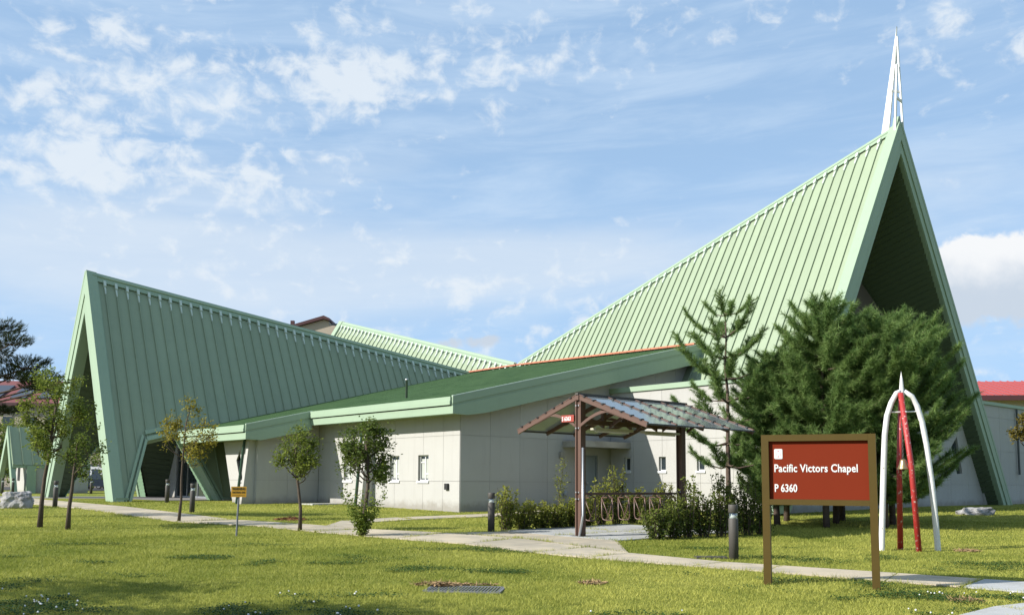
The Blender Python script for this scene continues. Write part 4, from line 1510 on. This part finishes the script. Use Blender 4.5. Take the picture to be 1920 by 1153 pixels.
GR = thing('drain_grate', 'rectangular steel drain grate set in the foreground lawn', 'grate', (-0.66, 13.68, gz(13.68)), -0.12)
fr_ = MB()
fr_.box((-0.56, -0.36, -0.05), (0.56, -0.32, 0.016)).box((-0.56, 0.32, -0.05), (0.56, 0.36, 0.016)).box((-0.56, -0.319, -0.05), (-0.52, 0.319, 0.016)).box((0.52, -0.319, -0.05), (0.56, 0.319, 0.016))
M_GRATE = mat('dull_grate_steel', (0.22, 0.22, 0.22), 0.6, 0.15, 20.0, metal=0.3)
fr_.build('frame', M_GRATE, GR)
MB().box((-0.519, -0.319, -0.04), (0.519, 0.319, -0.02)).build('pit', M_BLACK, GR)
for i in range(22):
    x = -0.50 + i * 0.0476
    MB().box((x - 0.009, -0.318, -0.015), (x + 0.009, 0.318, 0.012)).build('bar', M_GRATE, GR)
PAVED.append([(-1.25, 13.25), (-0.05, 13.15), (-0.05, 14.05), (-1.25, 14.15)])


def litter(name, label, x, y, rx_, ry_, n, material, seed, h=0.06):
    r = np.random.default_rng(seed)
    vs = []
    for i in range(n):
        a, q = r.uniform(0, 2 * PI), math.sqrt(r.uniform(0, 1))
        c = np.array([x + rx_ * q * math.cos(a), y + ry_ * q * math.sin(a), 0])
        c[2] = gz(c[1]) + 0.02 + h * (1 - q) * r.uniform(0.3, 1)
        d = r.normal(size=3) * [1, 1, 0.4]
        d /= np.linalg.norm(d)
        e = np.cross(d, r.normal(size=3))
        e /= np.linalg.norm(e)
        l, wd_ = r.uniform(0.04, 0.11), r.uniform(0.008, 0.02)
        vs += [c - d * l - e * wd_, c + d * l, c + e * wd_]
    o = tri_mesh(name, np.array(vs), 3, material, r.uniform(0, 1, n))
    tag(o, label, 'clippings', kind='stuff')
    return o


litter('dry_clippings', 'dry grass clippings beside the drain grate', -1.1, 14.05, 0.36, 0.12, 240, M_HAY, 1)
litter('dry_clippings', 'thin dry clippings on the far edge of the drain grate', -0.6, 14.12, 0.40, 0.07, 80, M_HAY, 2, 0.02)
litter('dry_clippings', 'straw patch in the grass just right of the right sign post', 6.15, 12.75, 0.22, 0.10, 160, M_HAY, 4, 0.03)
litter('dry_clippings', 'straw patch in the lawn below the path apron', 1.25, 14.4, 0.22, 0.12, 140, M_HAY, 5, 0.03)
litter('dry_clippings', 'straw tuft on the lawn right of the bell stand', 9.9, 20.4, 0.3, 0.16, 160, M_HAY, 6, 0.04)
litter('leaf_litter', 'russet leaf pile on the path edge by the small tree', -7.1, 30.2, 0.55, 0.35, 500, M_LEAFPILE, 3, 0.12)
MB_ = MB().box((-0.8, -0.5, -0.05), (0.8, 0.5, 0.05))
cv = MB_.build('concrete_cover', M_PALE)
cv.location = (-8.5, 42.2, gz(42.2))
cv.rotation_euler = (0, 0, TH)
tag(cv, 'pale concrete cover in the grass by the stepped wall', 'cover')
cv2 = MB().box((-0.3, -0.16, -0.03), (0.3, 0.16, 0.035)).build('valve_cover', M_DARKMETAL)
cv2.location = (3.95, 18.6, gz(18.6))
tag(cv2, 'small dark cover in the grass beside the nearest bollard', 'cover')


# ------------------------------------------------------------------ plants
def unit(v):
    return v / (np.linalg.norm(v) + 1e-9)


def leaves(centres, size, r, squash=0.6, aspect=0.55):
    """pointed leaves: one quad (rhombus) each"""
    c = np.asarray(centres)
    n = len(c)
    d = r.normal(size=(n, 3)) * [1, 1, squash]
    d /= np.linalg.norm(d, axis=1)[:, None]
    e = np.cross(d, r.normal(size=(n, 3)) * [0.6, 0.6, 1.0])
    e /= np.linalg.norm(e, axis=1)[:, None]
    s = (size * r.uniform(0.6, 1.3, n))[:, None]
    a = c - d * s * 0.1
    return np.stack([a, a + d * s * 0.5 + e * s * aspect * 0.5, a + d * s, a + d * s * 0.5 - e * s * aspect * 0.5], 1).reshape(-1, 3)


def grow(r, p, d, length, rad, depth, out, tips, spread=0.7, up=0.25, kids=(2, 3), shrink_=0.72):
    """simple branching skeleton"""
    n = 4
    pts = [p.copy()]
    rads = [rad]
    dd = d.copy()
    for i in range(n):
        dd = unit(dd + r.normal(size=3) * 0.16 + np.array([0, 0, up * 0.25]))
        p = p + dd * length / n
        pts.append(p.copy())
        rads.append(rad * (1 - 0.42 * (i + 1) / n))
    out.append((pts, rads, depth))
    if depth <= 0:
        return
    for k in range(r.integers(kids[0], kids[1] + 1)):
        i = n if k == 0 else r.integers(2, n + 1)
        nd = unit(dd + r.normal(size=3) * spread + np.array([0, 0, up]))
        grow(r, pts[i].copy(), nd, length * shrink_ * r.uniform(0.8, 1.15), rads[i] * 0.72, depth - 1, out, tips, spread, up, kids, shrink_)


def young_tree(label, base, trunk, seed, crown, leafm, nleaf, lsize, spread=0.75, up=0.25, depth=3, cat='tree', name='young_tree', r0=0.05, blen=0.7,
               jitter=0.075, bark=None, group=None, nmain=6, frm=0.45):
    """trunk = polyline offsets from base; crown = (cx,cy,cz,rx,ry,rz) limits around base"""
    r = np.random.default_rng(seed)
    o = thing(name, label, cat, base, 0, group)
    tr = MB()
    pts = [np.array(q, float) for q in trunk]
    rad = [r0 * (1 - 0.55 * i / (len(pts) - 1)) for i in range(len(pts))]
    rad[0] *= 1.25
    tr.tube(pts, rad, 9)
    tr.build('trunk', bark or M_BARK, o, True)
    out, tips = [], []
    cc = np.array(crown[:3])
    cr = np.array(crown[3:])
    for k in range(nmain):
        i = frm + (1 - frm) * k / max(1, nmain - 1)
        q = i * (len(pts) - 1)
        j = min(int(q), len(pts) - 2)
        p = pts[j] + (pts[j + 1] - pts[j]) * (q - j)
        a = k * 2.4 + r.uniform(-.4, .4)
        d = unit(np.array([math.cos(a), math.sin(a), up * 2.2 + r.uniform(0, .4)]))
        if k == nmain - 1:
            d = unit(np.array([0.1, 0, 1.0]))
        grow(r, p.copy(), d, blen * r.uniform(0.8, 1.2), r0 * 0.42, depth - 1, out, tips, spread, up)
    # rein long branches in to an uneven crown
    br = MB()
    for pp, rr_, dp in out:
        lim = r.uniform(0.62, 1.12)
        qq = []
        for q in pp:
            e = (q - cc) / cr
            l = np.linalg.norm(e)
            qq.append(q if l < 0.6 else cc + e / l * cr * (0.6 + (lim - 0.6) * math.tanh((l - 0.6) / 0.5)))
        br.tube(qq, [max(x, 0.0045) for x in rr_], 5, cap=False)
        if dp <= 1:
            tips += qq[1:]
    br.build('branches', bark or M_BARK, o, True, kind='stuff')
    tips = np.array(tips)
    idx = r.integers(0, len(tips), nleaf)
    c = tips[idx] + r.normal(size=(nleaf, 3)) * jitter
    tri_mesh('crown', leaves(c, lsize, r), 4, leafm, np.clip(r.beta(1.6, 1.8, nleaf), 0, 1), o, kind='stuff')
    return o


young_tree('leafy young tree with forked grey trunk nearest the left edge', (-13.15, 26.16, gz(26.16)),
           [(0, 0, -0.1), (0.02, 0, 0.7), (0.06, 0, 1.35), (0.14, 0, 1.9), (0.2, 0, 2.7), (0.3, 0, 3.6)], 21, (0.22, 0, 3.0, 1.25, 1.2, 1.35), L_MID, 6800, 0.085, depth=4, nmain=12, r0=0.066, blen=0.72, frm=0.40)
young_tree('stunted tree with a snapped top beside the leafy young tree', (-12.0, 25.39, gz(25.39)),
           [(0, 0, -0.1), (0.01, 0, 0.6), (0.06, 0.0, 1.1), (0.08, 0, 1.5), (0.12, 0, 2.1)], 22, (0.45, 0, 1.9, 0.65, 0.5, 0.75), L_DARK, 1300, 0.08, depth=3, nmain=6, r0=0.060, blen=0.5, frm=0.5)
young_tree('young tree with sparse yellow leaves before the entrance', (-10.27, 28.95, gz(28.95)),
           [(0, 0, -0.1), (0.05, 0, 0.7), (0.03, 0, 1.3), (0.05, 0, 2.0), (0.1, 0, 3.0)], 23, (0.4, 0, 2.75, 1.0, 0.8, 1.05), L_YEL, 2400, 0.085, depth=4, nmain=8, r0=0.045, blen=0.72, frm=0.36)
young_tree('small open-crowned green tree in front of the stepped wall', (-5.71, 25.37, gz(25.37)),
           [(0, 0, -0.1), (0.0, 0, 0.6), (-0.08, 0, 1.2), (-0.16, 0, 1.6), (-0.18, 0, 2.2)], 24, (-0.1, 0, 1.95, 0.68, 0.6, 0.82), L_MID, 3300, 0.08, depth=4, nmain=12, r0=0.05, blen=0.40, frm=0.42)
young_tree('dense dark tree with bright suckers at its foot', (-3.76, 23.62, gz(23.62)),
           [(0, 0, -0.1), (0.06, 0, 0.6), (0.13, 0, 1.2), (0.12, 0, 1.8), (0.06, 0, 2.3)], 25, (0.1, 0, 2.05, 0.80, 0.7, 0.88), L_DARK, 4600, 0.09, depth=4, nmain=12, r0=0.06, blen=0.5, frm=0.36)
tE = bpy.data.objects['crown.004'].parent if 'crown.004' in bpy.data.objects else None
r_ = np.random.default_rng(77)
cen = []
for k in range(85):
    a = r_.uniform(0, 2 * PI)
    ln = r_.uniform(0.5, 1.45)
    d = unit(np.array([0.5 * math.cos(a), 0.4 * math.sin(a), 1.0]))
    for t in np.linspace(0.15, 1, 26):
        cen.append(np.array([0.02, 0, 0]) + d * ln * t + r_.normal(size=3) * 0.05)
tri_mesh('sucker_leaves', leaves(np.array(cen), 0.075, r_), 4, L_LIME, r_.uniform(0, 1, len(cen)), tE, kind='stuff')
young_tree('olive brown leaved tree at the right edge before the wing', (21.6, 37.5, gz(37.5)),
           [(0, 0, -0.1), (0.0, 0, 1.2), (-0.15, 0, 2.2), (-0.3, 0, 3.0)], 26, (0.1, 0, 3.0, 1.75, 1.5, 1.15), L_OLIVE, 4200, 0.12, depth=4, nmain=8, r0=0.08, blen=1.1, frm=0.5)


def needles(pos, dirs, r, n, length, width, cone):
    """tufts of needles: one thin triangle each, n per tuft"""
    m = len(pos)
    P_ = np.repeat(pos, n, 0)
    D = np.repeat(dirs, n, 0)
    d = D + r.normal(size=(m * n, 3)) * cone
    d /= np.linalg.norm(d, axis=1)[:, None]
    P_ = P_ - D * r.uniform(0, 0.16, (m * n, 1)) * (length / 0.12)
    e = np.cross(d, r.normal(size=(m * n, 3)))
    e /= np.linalg.norm(e, axis=1)[:, None]
    l = length * r.uniform(0.7, 1.2, (m * n, 1))
    return np.stack([P_ - e * width / 2, P_ + e * width / 2, P_ + d * l], 1).reshape(-1, 3)


def pine(label, base, height, seed, radius, whorls, per, first=0.12, ntuft=5, nneed=26, leafm=None, lean=(0, 0), nl=0.13, droop=0.15, r0=0.09, name='pine_tree', group='pines in front of the tall gable', prof=None, wid=0.009, steep_=0.15, inner=0.22, rise=0.55, cone=0.75):
    r = np.random.default_rng(seed)
    o = thing(name, label, 'tree', base, 0, group)
    top = np.array([lean[0], lean[1], height])
    pts = [np.array([0, 0, -0.1]) + top * t + np.array([r.normal() * 0.03, r.normal() * 0.03, 0]) * (0 < t < 1) for t in np.linspace(0, 1, 9)]
    MB().tube(pts, [r0 * (1 - 0.88 * t) + 0.008 for t in np.linspace(0, 1, 9)], 9).build('trunk', M_PBARK, o, True)
    br = MB()
    pos, dirs = [], []
    for wi in range(whorls):
        t = first + (0.97 - first) * wi / (whorls - 1)
        z = height * t
        c = np.array([lean[0] * t, lean[1] * t, z])
        rad = radius * (prof(t) if prof else (1.0 - ((t - first) / (1 - first)) ** 1.5) * (0.75 + 0.35 * min(1, (t - first) * 6)))
        rad = max(rad, 0.16)
        for k in range(per):
            a = 2 * PI * k / per + wi * 0.9 + r.normal() * 0.25
            L = rad * r.uniform(0.60, 1.22)
            h = np.array([math.cos(a), math.sin(a), 0])
            elev = steep_ + rise * t
            bp = []
            for q in np.linspace(0, 1, 6):
                bp.append(c + h * L * q + np.array([0, 0, 1]) * (L * q * elev - droop * L * math.sin(q * PI) + 0.25 * L * max(0, q - 0.6) ** 1.3) + r.normal(size=3) * 0.02)
            br.tube(bp, [0.022 * (1 - 0.75 * q) * (0.5 + L / 1.6) for q in np.linspace(0, 1, 6)], 5, cap=False)
            # side shoots
            ns = max(3, int(ntuft * L / 0.55))
            for s_ in range(ns):
                q = inner + (1 - inner) * (s_ + r.uniform(0, 1)) / ns
                i = min(int(q * 5), 4)
                p = bp[i] + (bp[i + 1] - bp[i]) * (q * 5 - i)
                sd = unit(np.cross(h, [0, 0, 1]) * (1 if s_ % 2 else -1) * r.uniform(0.5, 1.1) + h * r.uniform(0.4, 1.0) + np.array([0, 0, r.uniform(0.2, 0.9)]))
                sl = r.uniform(0.10, 0.34) * min(1, L)
                e = p + sd * sl
                br.tube([p, e], [0.008, 0.004], 4, cap=False)
                for g_ in np.linspace(0.35, 1, 3 if sl > 0.2 else 2):
                    pos.append(p + sd * sl * g_)
                    dirs.append(unit(sd + np.array([0, 0, 0.35])))
            pos.append(bp[-1])
            dirs.append(unit(bp[-1] - bp[-2] + np.array([0, 0, 0.05])))
    for k in range(5):
        pos.append(top * (0.93 + 0.02 * k) + np.array([0, 0, -0.05]))
        dirs.append(unit(np.array([r.normal() * 0.2, r.normal() * 0.2, 1.0])))
    br.build('branches', M_PBARK, o, True, kind='stuff')
    pos, dirs = np.array(pos), np.array(dirs)
    vs = needles(pos, dirs, r, nneed, nl, wid, cone)
    tt = np.clip(np.repeat(r.beta(1.5, 2.0, len(pos)), nneed) + r.normal(size=len(vs) // 3) * 0.12, 0, 1)
    tri_mesh('crown', vs, 3, leafm or L_PINE, tt, o, kind='stuff')
    return o


full = lambda t: (0.62 + 0.38 * min(1.0, t / 0.35)) * (1.0 - max(0.0, (t - 0.55) / 0.45) ** 2.0 * 0.80)
pine('slender open pine rising behind the bike shelter', (6.70, 28.9, gz(28.9)), 6.75, 31, 1.75, 8, 5, first=0.27, ntuft=9, nneed=34, r0=0.085, prof=lambda t: 1.0 if t < 0.7 else 1.0 - 2.2 * (t - 0.7), nl=0.14, steep_=0.25, inner=0.40, wid=0.011, rise=0.45, cone=0.85)
PINES = [((8.34, 29.33), 5.4, 1.35, 'short pine left of the dense pines, behind the sign'),
         ((9.49, 28.19), 6.9, 1.75, 'tallest dense pine with bare leader shoots behind the sign'),
         ((10.54, 30.38), 6.6, 1.8, 'dense pine hidden behind the tallest pine, trunk second from it'),
         ((9.24, 31.4), 5.6, 1.6, 'pine at the back of the group with a leaning trunk'),
         ((11.3, 31.93), 6.2, 1.8, 'rear pine between the two densest crowns'),
         ((11.24, 28.12), 6.3, 1.85, 'dense pine directly behind the bell stand'),
         ((12.12, 29.73), 6.6, 2.1, 'rightmost dense pine against the dark gable')]
for i, ((x, y), h, rad, lab) in enumerate(PINES):
    pine(lab, (x, y, gz(y)), h, 40 + i, rad * 1.08, 16, 8, first=0.15, ntuft=9, nneed=27, r0=0.10, prof=full, nl=0.18, lean=(0.15 if i == 3 else 0, 0), wid=0.013, rise=0.32, cone=1.0)


# spreading old pine whose boughs reach in from the left
def old_pine():
    r = np.random.default_rng(5)
    o = thing('old_pine', 'dark spreading pine boughs reaching in at the left edge', 'tree', (-18.15, 30.0, gz(30)))
    MB().tube([(0, 0, -0.1), (0.2, 0, 2), (0.0, 0, 4), (0.3, 0, 5.6), (0.5, 0.1, 6.6)], [0.22, 0.19, 0.15, 0.10, 0.05], 10).build('trunk', M_PBARK, o, True)
    br = MB()
    pos, dirs = [], []
    pads = [(1.2, 0.2, 6.25, 0.95, 0.8, 0.28), (1.9, -0.3, 5.75, 0.75, 0.7, 0.26), (0.6, 0.5, 5.5, 1.0, 0.9, 0.25), (2.2, 0.2, 5.05, 0.85, 0.7, 0.28), (2.85, 0.0, 4.55, 0.75, 0.65, 0.25),
            (1.5, 0.6, 4.75, 0.9, 0.8, 0.25), (3.15, -0.2, 4.25, 0.42, 0.4, 0.2), (2.5, 0.3, 4.35, 0.5, 0.5, 0.2), (0.9, -0.4, 4.1, 0.6, 0.6, 0.22), (-1.2, 0.2, 5.6, 1.1, 1.0, 0.3), (-1.8, 0, 4.6, 1.2, 1.0, 0.3), (-0.6, -0.8, 6.3, 0.9, 0.9, 0.3),
            (0.7, -0.3, 6.55, 0.6, 0.6, 0.22), (1.6, 0.4, 3.55, 0.5, 0.4, 0.16), (0.9, 0, 2.9, 0.75, 0.5, 0.2)]
    for (x, y, z, a, b_, c) in pads:
        s0 = np.array([0.15, 0.05, z * 0.86])
        e0 = np.array([x, y, z - c * 0.7])
        mid = (s0 + e0) / 2 + np.array([0, 0, -0.12])
        br.tube([s0, mid, e0], [0.05, 0.035, 0.02], 6, cap=False)
        n = int(330 * a * b_) + 50
        for k in range(n):
            th, q = r.uniform(0, 2 * PI), math.sqrt(r.uniform(0, 1))
            p = np.array([x + a * q * math.cos(th), y + b_ * q * math.sin(th), z + c * (r.uniform(-0.7, 1.0)) * math.sqrt(1 - q * q * 0.85) + 0.05 * math.sin(x * 9 + th * 5)])
            pos.append(p)
            dirs.append(unit(np.array([math.cos(th) * q, math.sin(th) * q, 0.75]) + r.normal(size=3) * 0.2))
            if k % 9 == 0:
                br.tube([e0, (e0 + p) / 2 - [0, 0, 0.05], p], [0.012, 0.008, 0.004], 4, cap=False)
    br.build('branches', M_PBARK, o, True, kind='stuff')
    pos, dirs = np.array(pos), np.array(dirs)
    vs = needles(pos, dirs, r, 20, 0.11, 0.010, 0.55)
    tt = np.clip(np.repeat(r.beta(1.5, 2.2, len(pos)), 20) + r.normal(size=len(vs) // 3) * 0.1, 0, 1)
    tri_mesh('crown', vs, 3, L_BPINE, tt, o, kind='stuff')


old_pine()


def leafy_crown_tree(label, base, h, crown, seed, leafm, n, ls, name='background_tree', group=None, trunk_r=0.14):
    """taller broadleaf tree: trunk, limbs, and clumps of leaves with gaps"""
    r = np.random.default_rng(seed)
    o = thing(name, label, 'tree', base, 0, group)
    cz, rx_, rz_ = crown
    MB().tube([(0, 0, -0.2), (0.05, 0, h * 0.3), (-0.05, 0.05, h * 0.6), (0, 0, h * 0.9)], [trunk_r, trunk_r * 0.8, trunk_r * 0.5, 0.02], 9).build('trunk', M_BARK, o, True)
    br = MB()
    cen = []
    k = 34
    for i in range(k):
        d = unit(r.normal(size=3))
        q = r.uniform(0.35, 1.0) ** 0.6
        p = np.array([d[0] * rx_ * q, d[1] * rx_ * q, cz + d[2] * rz_ * q])
        s0 = np.array([0, 0, max(0.25 * h, p[2] * 0.62)])
        br.tube([s0, (s0 + p) / 2 + [0, 0, 0.1], p], [trunk_r * 0.28, trunk_r * 0.16, 0.01], 5, cap=False)
        m = n // k
        cl = r.normal(size=(m, 3)) * np.array([rx_, rx_, rz_]) * 0.19
        cen.append(p + cl)
    br.build('branches', M_BARK, o, True, kind='stuff')
    cen = np.concatenate(cen)
    tri_mesh('crown', leaves(cen, ls, r), 4, leafm, np.clip(r.beta(1.5, 2.0, len(cen)), 0, 1), o, kind='stuff')
    return o


leafy_crown_tree('bushy green tree beside the cars seen through the gable', (-36.4, 84.5, 0), 4.6, (2.9, 1.5, 1.7), 61, L_MID, 3000, 0.20)
leafy_crown_tree('dark broadleaf tree behind the hut at the left edge', (-44.2, 80, 0), 6.4, (3.6, 2.6, 2.7), 62, L_DARK, 4500, 0.25)
leafy_crown_tree('green tree partly cut off behind the hut, far left', (-49, 92, 0), 6.5, (4.0, 2.8, 2.8), 63, L_MID, 4500, 0.26)
leafy_crown_tree('round tree standing beyond the minibus', (-46.5, 120, 0), 5.5, (3.4, 2.4, 2.0), 64, L_DARK, 3000, 0.28)
# trees standing left of the view; only their shade reaches the lawn in the picture
for i, (x, y, h, rr_) in enumerate([(-13.4, 10.2, 6.2, 1.5), (-10.6, 8.0, 6.0, 1.3), (-8.9, 8.2, 5.6, 1.3)]):
    leafy_crown_tree(['broadleaf tree out of view shading the lawn, left of the drain', 'broadleaf tree out of view on the camera side',
                      'small out of view tree shading the bottom edge'][i],
                     (x, y, gz(y)), h, (h * 0.68, rr_, h * 0.27), 70 + i, L_MID, 2600, 0.17, name='shade_tree', group='trees beside the view')


def shrub(label, x, y, h, wdt, seed, leafm, stems=9, nper=46, ls=0.065, group='shrubs round the bike shelter'):
    r = np.random.default_rng(seed)
    o = thing('shrub', label, 'shrub', (x, y, gz(y)), 0, group)
    st = MB()
    cen = []
    for k in range(stems):
        a = r.uniform(0, 2 * PI)
        q = wdt * math.sqrt(r.uniform(0, 1))
        b0 = np.array([0.45 * q * math.cos(a), 0.45 * q * math.sin(a), 0])
        hh_ = h * r.uniform(0.5, 1.05)
        tp = np.array([q * math.cos(a), q * math.sin(a), hh_])
        m = (b0 + tp) / 2 + r.normal(size=3) * 0.05
        st.tube([b0, m, tp], [0.012, 0.009, 0.004], 5, cap=False)
        for t in r.uniform(0.12, 1.0, nper):
            p = b0 + (m - b0) * 2 * t if t < 0.5 else m + (tp - m) * (2 * t - 1)
            cen.append(p + r.normal(size=3) * (0.03 + 0.045 * (1 - t)))
    st.build('stems', M_BARK, o, True)
    cen = np.array(cen)
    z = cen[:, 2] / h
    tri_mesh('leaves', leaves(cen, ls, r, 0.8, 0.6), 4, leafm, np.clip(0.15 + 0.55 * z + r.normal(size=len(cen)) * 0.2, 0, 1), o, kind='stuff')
    return o


SHR = [(-0.15, 25.95, 1.15, 0.34, 0, 'shrub at the left end of the row beside the bollard light'),
       (0.35, 26.35, 0.85, 0.36, 0, 'low shrub second from the left end of the row'),
       (0.85, 26.75, 0.75, 0.34, 0, 'low shrub in the middle of the row left of the shelter post'),
       (1.30, 27.15, 0.80, 0.34, 0, 'low shrub third from the shelter post on its left'),
       (1.75, 27.6, 0.85, 0.34, 0, 'yellow green shrub just left of the front shelter post'),
       (2.25, 28.1, 1.0, 0.36, 0, 'shrub behind the first wheel loop of the bike rack'),
       (2.75, 28.6, 1.35, 0.32, 0, 'upright shrub behind the second wheel loop'),
       (3.25, 29.0, 1.75, 0.26, 0, 'tallest thin shrub shooting above the bike rack rail'),
       (3.8, 29.5, 1.1, 0.36, 0, 'shrub behind the middle of the bike rack'),
       (4.4, 30.0, 1.05, 0.36, 0, 'shrub behind the fifth wheel loop'),
       (5.0, 30.4, 1.2, 0.36, 0, 'shrub behind the far shelter post'),
       (3.62, 23.2, 0.75, 0.38, 1, 'low rounded shrub at the corner of the pale pad'),
       (4.05, 23.5, 1.0, 0.36, 1, 'shrub in front of the far end of the bike rack'),
       (4.5, 23.75, 1.45, 0.36, 1, 'tall dark shrub right of the far shelter post'),
       (4.95, 24.0, 1.25, 0.38, 1, 'dark shrub left of the slender pine trunk'),
       (5.4, 24.25, 1.62, 0.34, 1, 'tallest dark shrub below the slender pine'),
       (5.85, 24.6, 1.2, 0.38, 1, 'dark shrub behind the nearest bollard light'),
       (6.3, 24.9, 1.55, 0.36, 1, 'leggy dark shrub left of the sign frame'),
       (6.75, 25.2, 1.3, 0.36, 1, 'dark shrub peeping past the left sign post')]
for i, (x, y, h, wdt, dk, lab) in enumerate(SHR):
    shrub(lab, x, y, h * 1.04, wdt, 100 + i, L_SHRUBD if dk else L_SHRUB, stems=20 if dk else 20, nper=70, ls=0.08)
young_tree('tall wispy weed leaning against the shaded front wall', (1.6, 33.0, gz(33)), [(0, 0, 0), (0.1, 0, 0.7), (0.15, 0, 1.2), (0.28, 0, 2.0)], 91, (0.18, 0, 1.2, 0.22, 0.2, 0.9), L_SHRUB, 420, 0.07,
           depth=2, cat='weed', name='weed', r0=0.015, blen=0.22, nmain=12, frm=0.15)


# ------------------------------------------------------------------ grass
def inside(px, py, poly):
    c = np.zeros(len(px), bool)
    n = len(poly)
    j = n - 1
    for i in range(n):
        xi, yi = poly[i]
        xj, yj = poly[j]
        if yi != yj:
            m = ((yi > py) != (yj > py)) & (px < (xj - xi) * (py - yi) / (yj - yi) + xi)
            c ^= m
        j = i
    return c


def vnoise(x, y, s, seed):
    r = np.random.default_rng(seed)
    gr = r.random((64, 64))
    fx, fy = x / s, y / s
    ix, iy = np.floor(fx).astype(int), np.floor(fy).astype(int)
    tx, ty = fx - ix, fy - iy
    tx = tx * tx * (3 - 2 * tx)
    ty = ty * ty * (3 - 2 * ty)
    g_ = lambda a, b_: gr[a % 64, b_ % 64]
    return (g_(ix, iy) * (1 - tx) + g_(ix + 1, iy) * tx) * (1 - ty) + (g_(ix, iy + 1) * (1 - tx) + g_(ix + 1, iy + 1) * tx) * ty


def grass():
    r = np.random.default_rng(9)
    X, Y = [], []
    y0 = 10.2
    for (ya, yb, dens) in ((10.2, 14, 2000), (14, 18, 1300), (18, 24, 750), (24, 32, 330), (32, 44, 110)):
        wd_ = yb * 1.2
        n = int((yb - ya) * wd_ * dens)
        y = r.uniform(ya, yb, n)
        x = r.uniform(-0.6, 0.6, n) * yb
        k = np.abs(x) < y * 0.585
        X.append(x[k])
        Y.append(y[k])
    x, y = np.concatenate(X), np.concatenate(Y)
    ok = np.ones(len(x), bool)
    for p in PAVED:
        ok &= ~inside(x + r.normal(size=len(x)) * 0.03, y + r.normal(size=len(x)) * 0.03, p)
    # not inside the building
    dv = (x - KX) * CT + (y - KY) * ST
    du = -(x - KX) * ST + (y - KY) * CT
    ok &= ~(((dv > -22.6) & (du > -22.35)) | ((dv > -14.1) & (du > -30.3)) | ((dv > -25.7) & (du > -11.4)))
    x, y = x[ok], y[ok]
    ex, ey = [], []
    for p in PAVED:
        for i in range(len(p)):
            a_, b2 = p[i], p[(i + 1) % len(p)]
            l_ = math.dist(a_, b2)
            if min(a_[1], b2[1]) > 31 or l_ < 0.2:
                continue
            k_ = int(l_ * 90)
            t_ = r.uniform(0, 1, k_)
            ex.append(a_[0] + (b2[0] - a_[0]) * t_ + r.normal(size=k_) * 0.04)
            ey.append(a_[1] + (b2[1] - a_[1]) * t_ + r.normal(size=k_) * 0.04)
    ex, ey = np.concatenate(ex), np.concatenate(ey)
    ke = np.ones(len(ex), bool)
    for p in PAVED:
        ke &= ~inside(ex, ey, shrink(p, 0.07))
    ne = int(ke.sum())
    x, y = np.concatenate([x, ex[ke]]), np.concatenate([y, ey[ke]])
    n = len(x)
    big_ = vnoise(x, y, 2.3, 1)
    med = vnoise(x, y, 0.55, 2)
    sml = vnoise(x, y, 0.17, 3)
    h = (0.018 + 0.032 * big_ * med + 0.022 * sml) * r.uniform(0.6, 1.4, n) * (1 + 0.012 * (y - 10))
    h *= np.where(r.random(n) < 0.004, 2.6, 1.0)
    h[n - ne:] += r.uniform(0.0, 0.07, ne) * (vnoise(x[n - ne:], y[n - ne:], 0.6, 8) > 0.4)
    wd_ = 0.0042 + 0.00022 * (y - 10)
    a = r.uniform(0, 2 * PI, n)
    e = np.stack([np.cos(a), np.sin(a), np.zeros(n)], 1)
    b_ = np.stack([x, y, gzv(y) - 0.004], 1)
    lean = np.stack([r.normal(size=n) * 0.55, r.normal(size=n) * 0.55, np.ones(n)], 1)
    tip = b_ + lean * h[:, None]
    vs = np.stack([b_ - e * wd_[:, None], b_ + e * wd_[:, None], tip], 1).reshape(-1, 3)
    tint = np.clip(0.12 + 0.85 * vnoise(x, y, 3.1, 4) * 0.8 + 0.30 * (vnoise(x, y * 1.4, 1.1, 6) - 0.5) + 0.35 * (med - 0.5) + r.normal(size=n) * 0.2, 0, 1)
    o = tri_mesh('grass', vs, 3, L_GRASS, tint)
    tag(o, 'short sunlit lawn grass', 'grass', kind='stuff')
    # clover patches
    n2 = 420000
    y = r.uniform(10.2, 21, n2)
    x = r.uniform(-0.585, 0.585, n2) * y
    f = vnoise(x, y * 1.6, 1.5, 12) * 0.7 + vnoise(x, y * 1.6, 0.5, 13) * 0.3
    bias = np.clip((13.2 - y) / 2.0, 0, 1) * 0.15
    k = (f + bias + r.normal(size=n2) * 0.045) > 0.80
    for p in PAVED:
        k &= ~inside(x, y, p)
    x, y = x[k], y[k]
    c = np.stack([x, y, gzv(y) + r.uniform(0.01, 0.055, len(x))], 1)
    d = r.normal(size=(len(x), 3)) * [1, 1, 0.25]
    d /= np.linalg.norm(d, axis=1)[:, None]
    e = np.cross(d, np.array([0, 0, 1.0]) + r.normal(size=(len(x), 3)) * 0.3)
    e /= np.linalg.norm(e, axis=1)[:, None]
    s = 0.013
    vs = np.stack([c - d * s, c + e * s, c + d * s, c - e * s], 1).reshape(-1, 3)
    o = tri_mesh('clover', vs, 4, L_CLOVER, r.uniform(0, 1, len(x)))
    tag(o, 'dark clover patches among the foreground grass', 'clover', kind='stuff')
    # white clover flowers where the clover is thick
    nf = 90
    pick = np.where(y < 13.3)[0]
    pick = r.choice(pick, min(nf, len(pick)), replace=False)
    fl_ = MB()
    for i in pick:
        s = r.uniform(0.009, 0.015)
        zc = gz(y[i]) + r.uniform(0.05, 0.08)
        fl_.lathe([(0.0001, -s), (s * 0.8, -s * 0.5), (s, 0.1 * s), (s * 0.6, s * 0.8), (0.0001, s)], 6, (x[i], y[i], zc))
    o = fl_.build('clover_flowers', M_WHITE)
    tag(o, 'tiny white clover flowers dotting the foreground', 'flowers', kind='stuff')


grass()
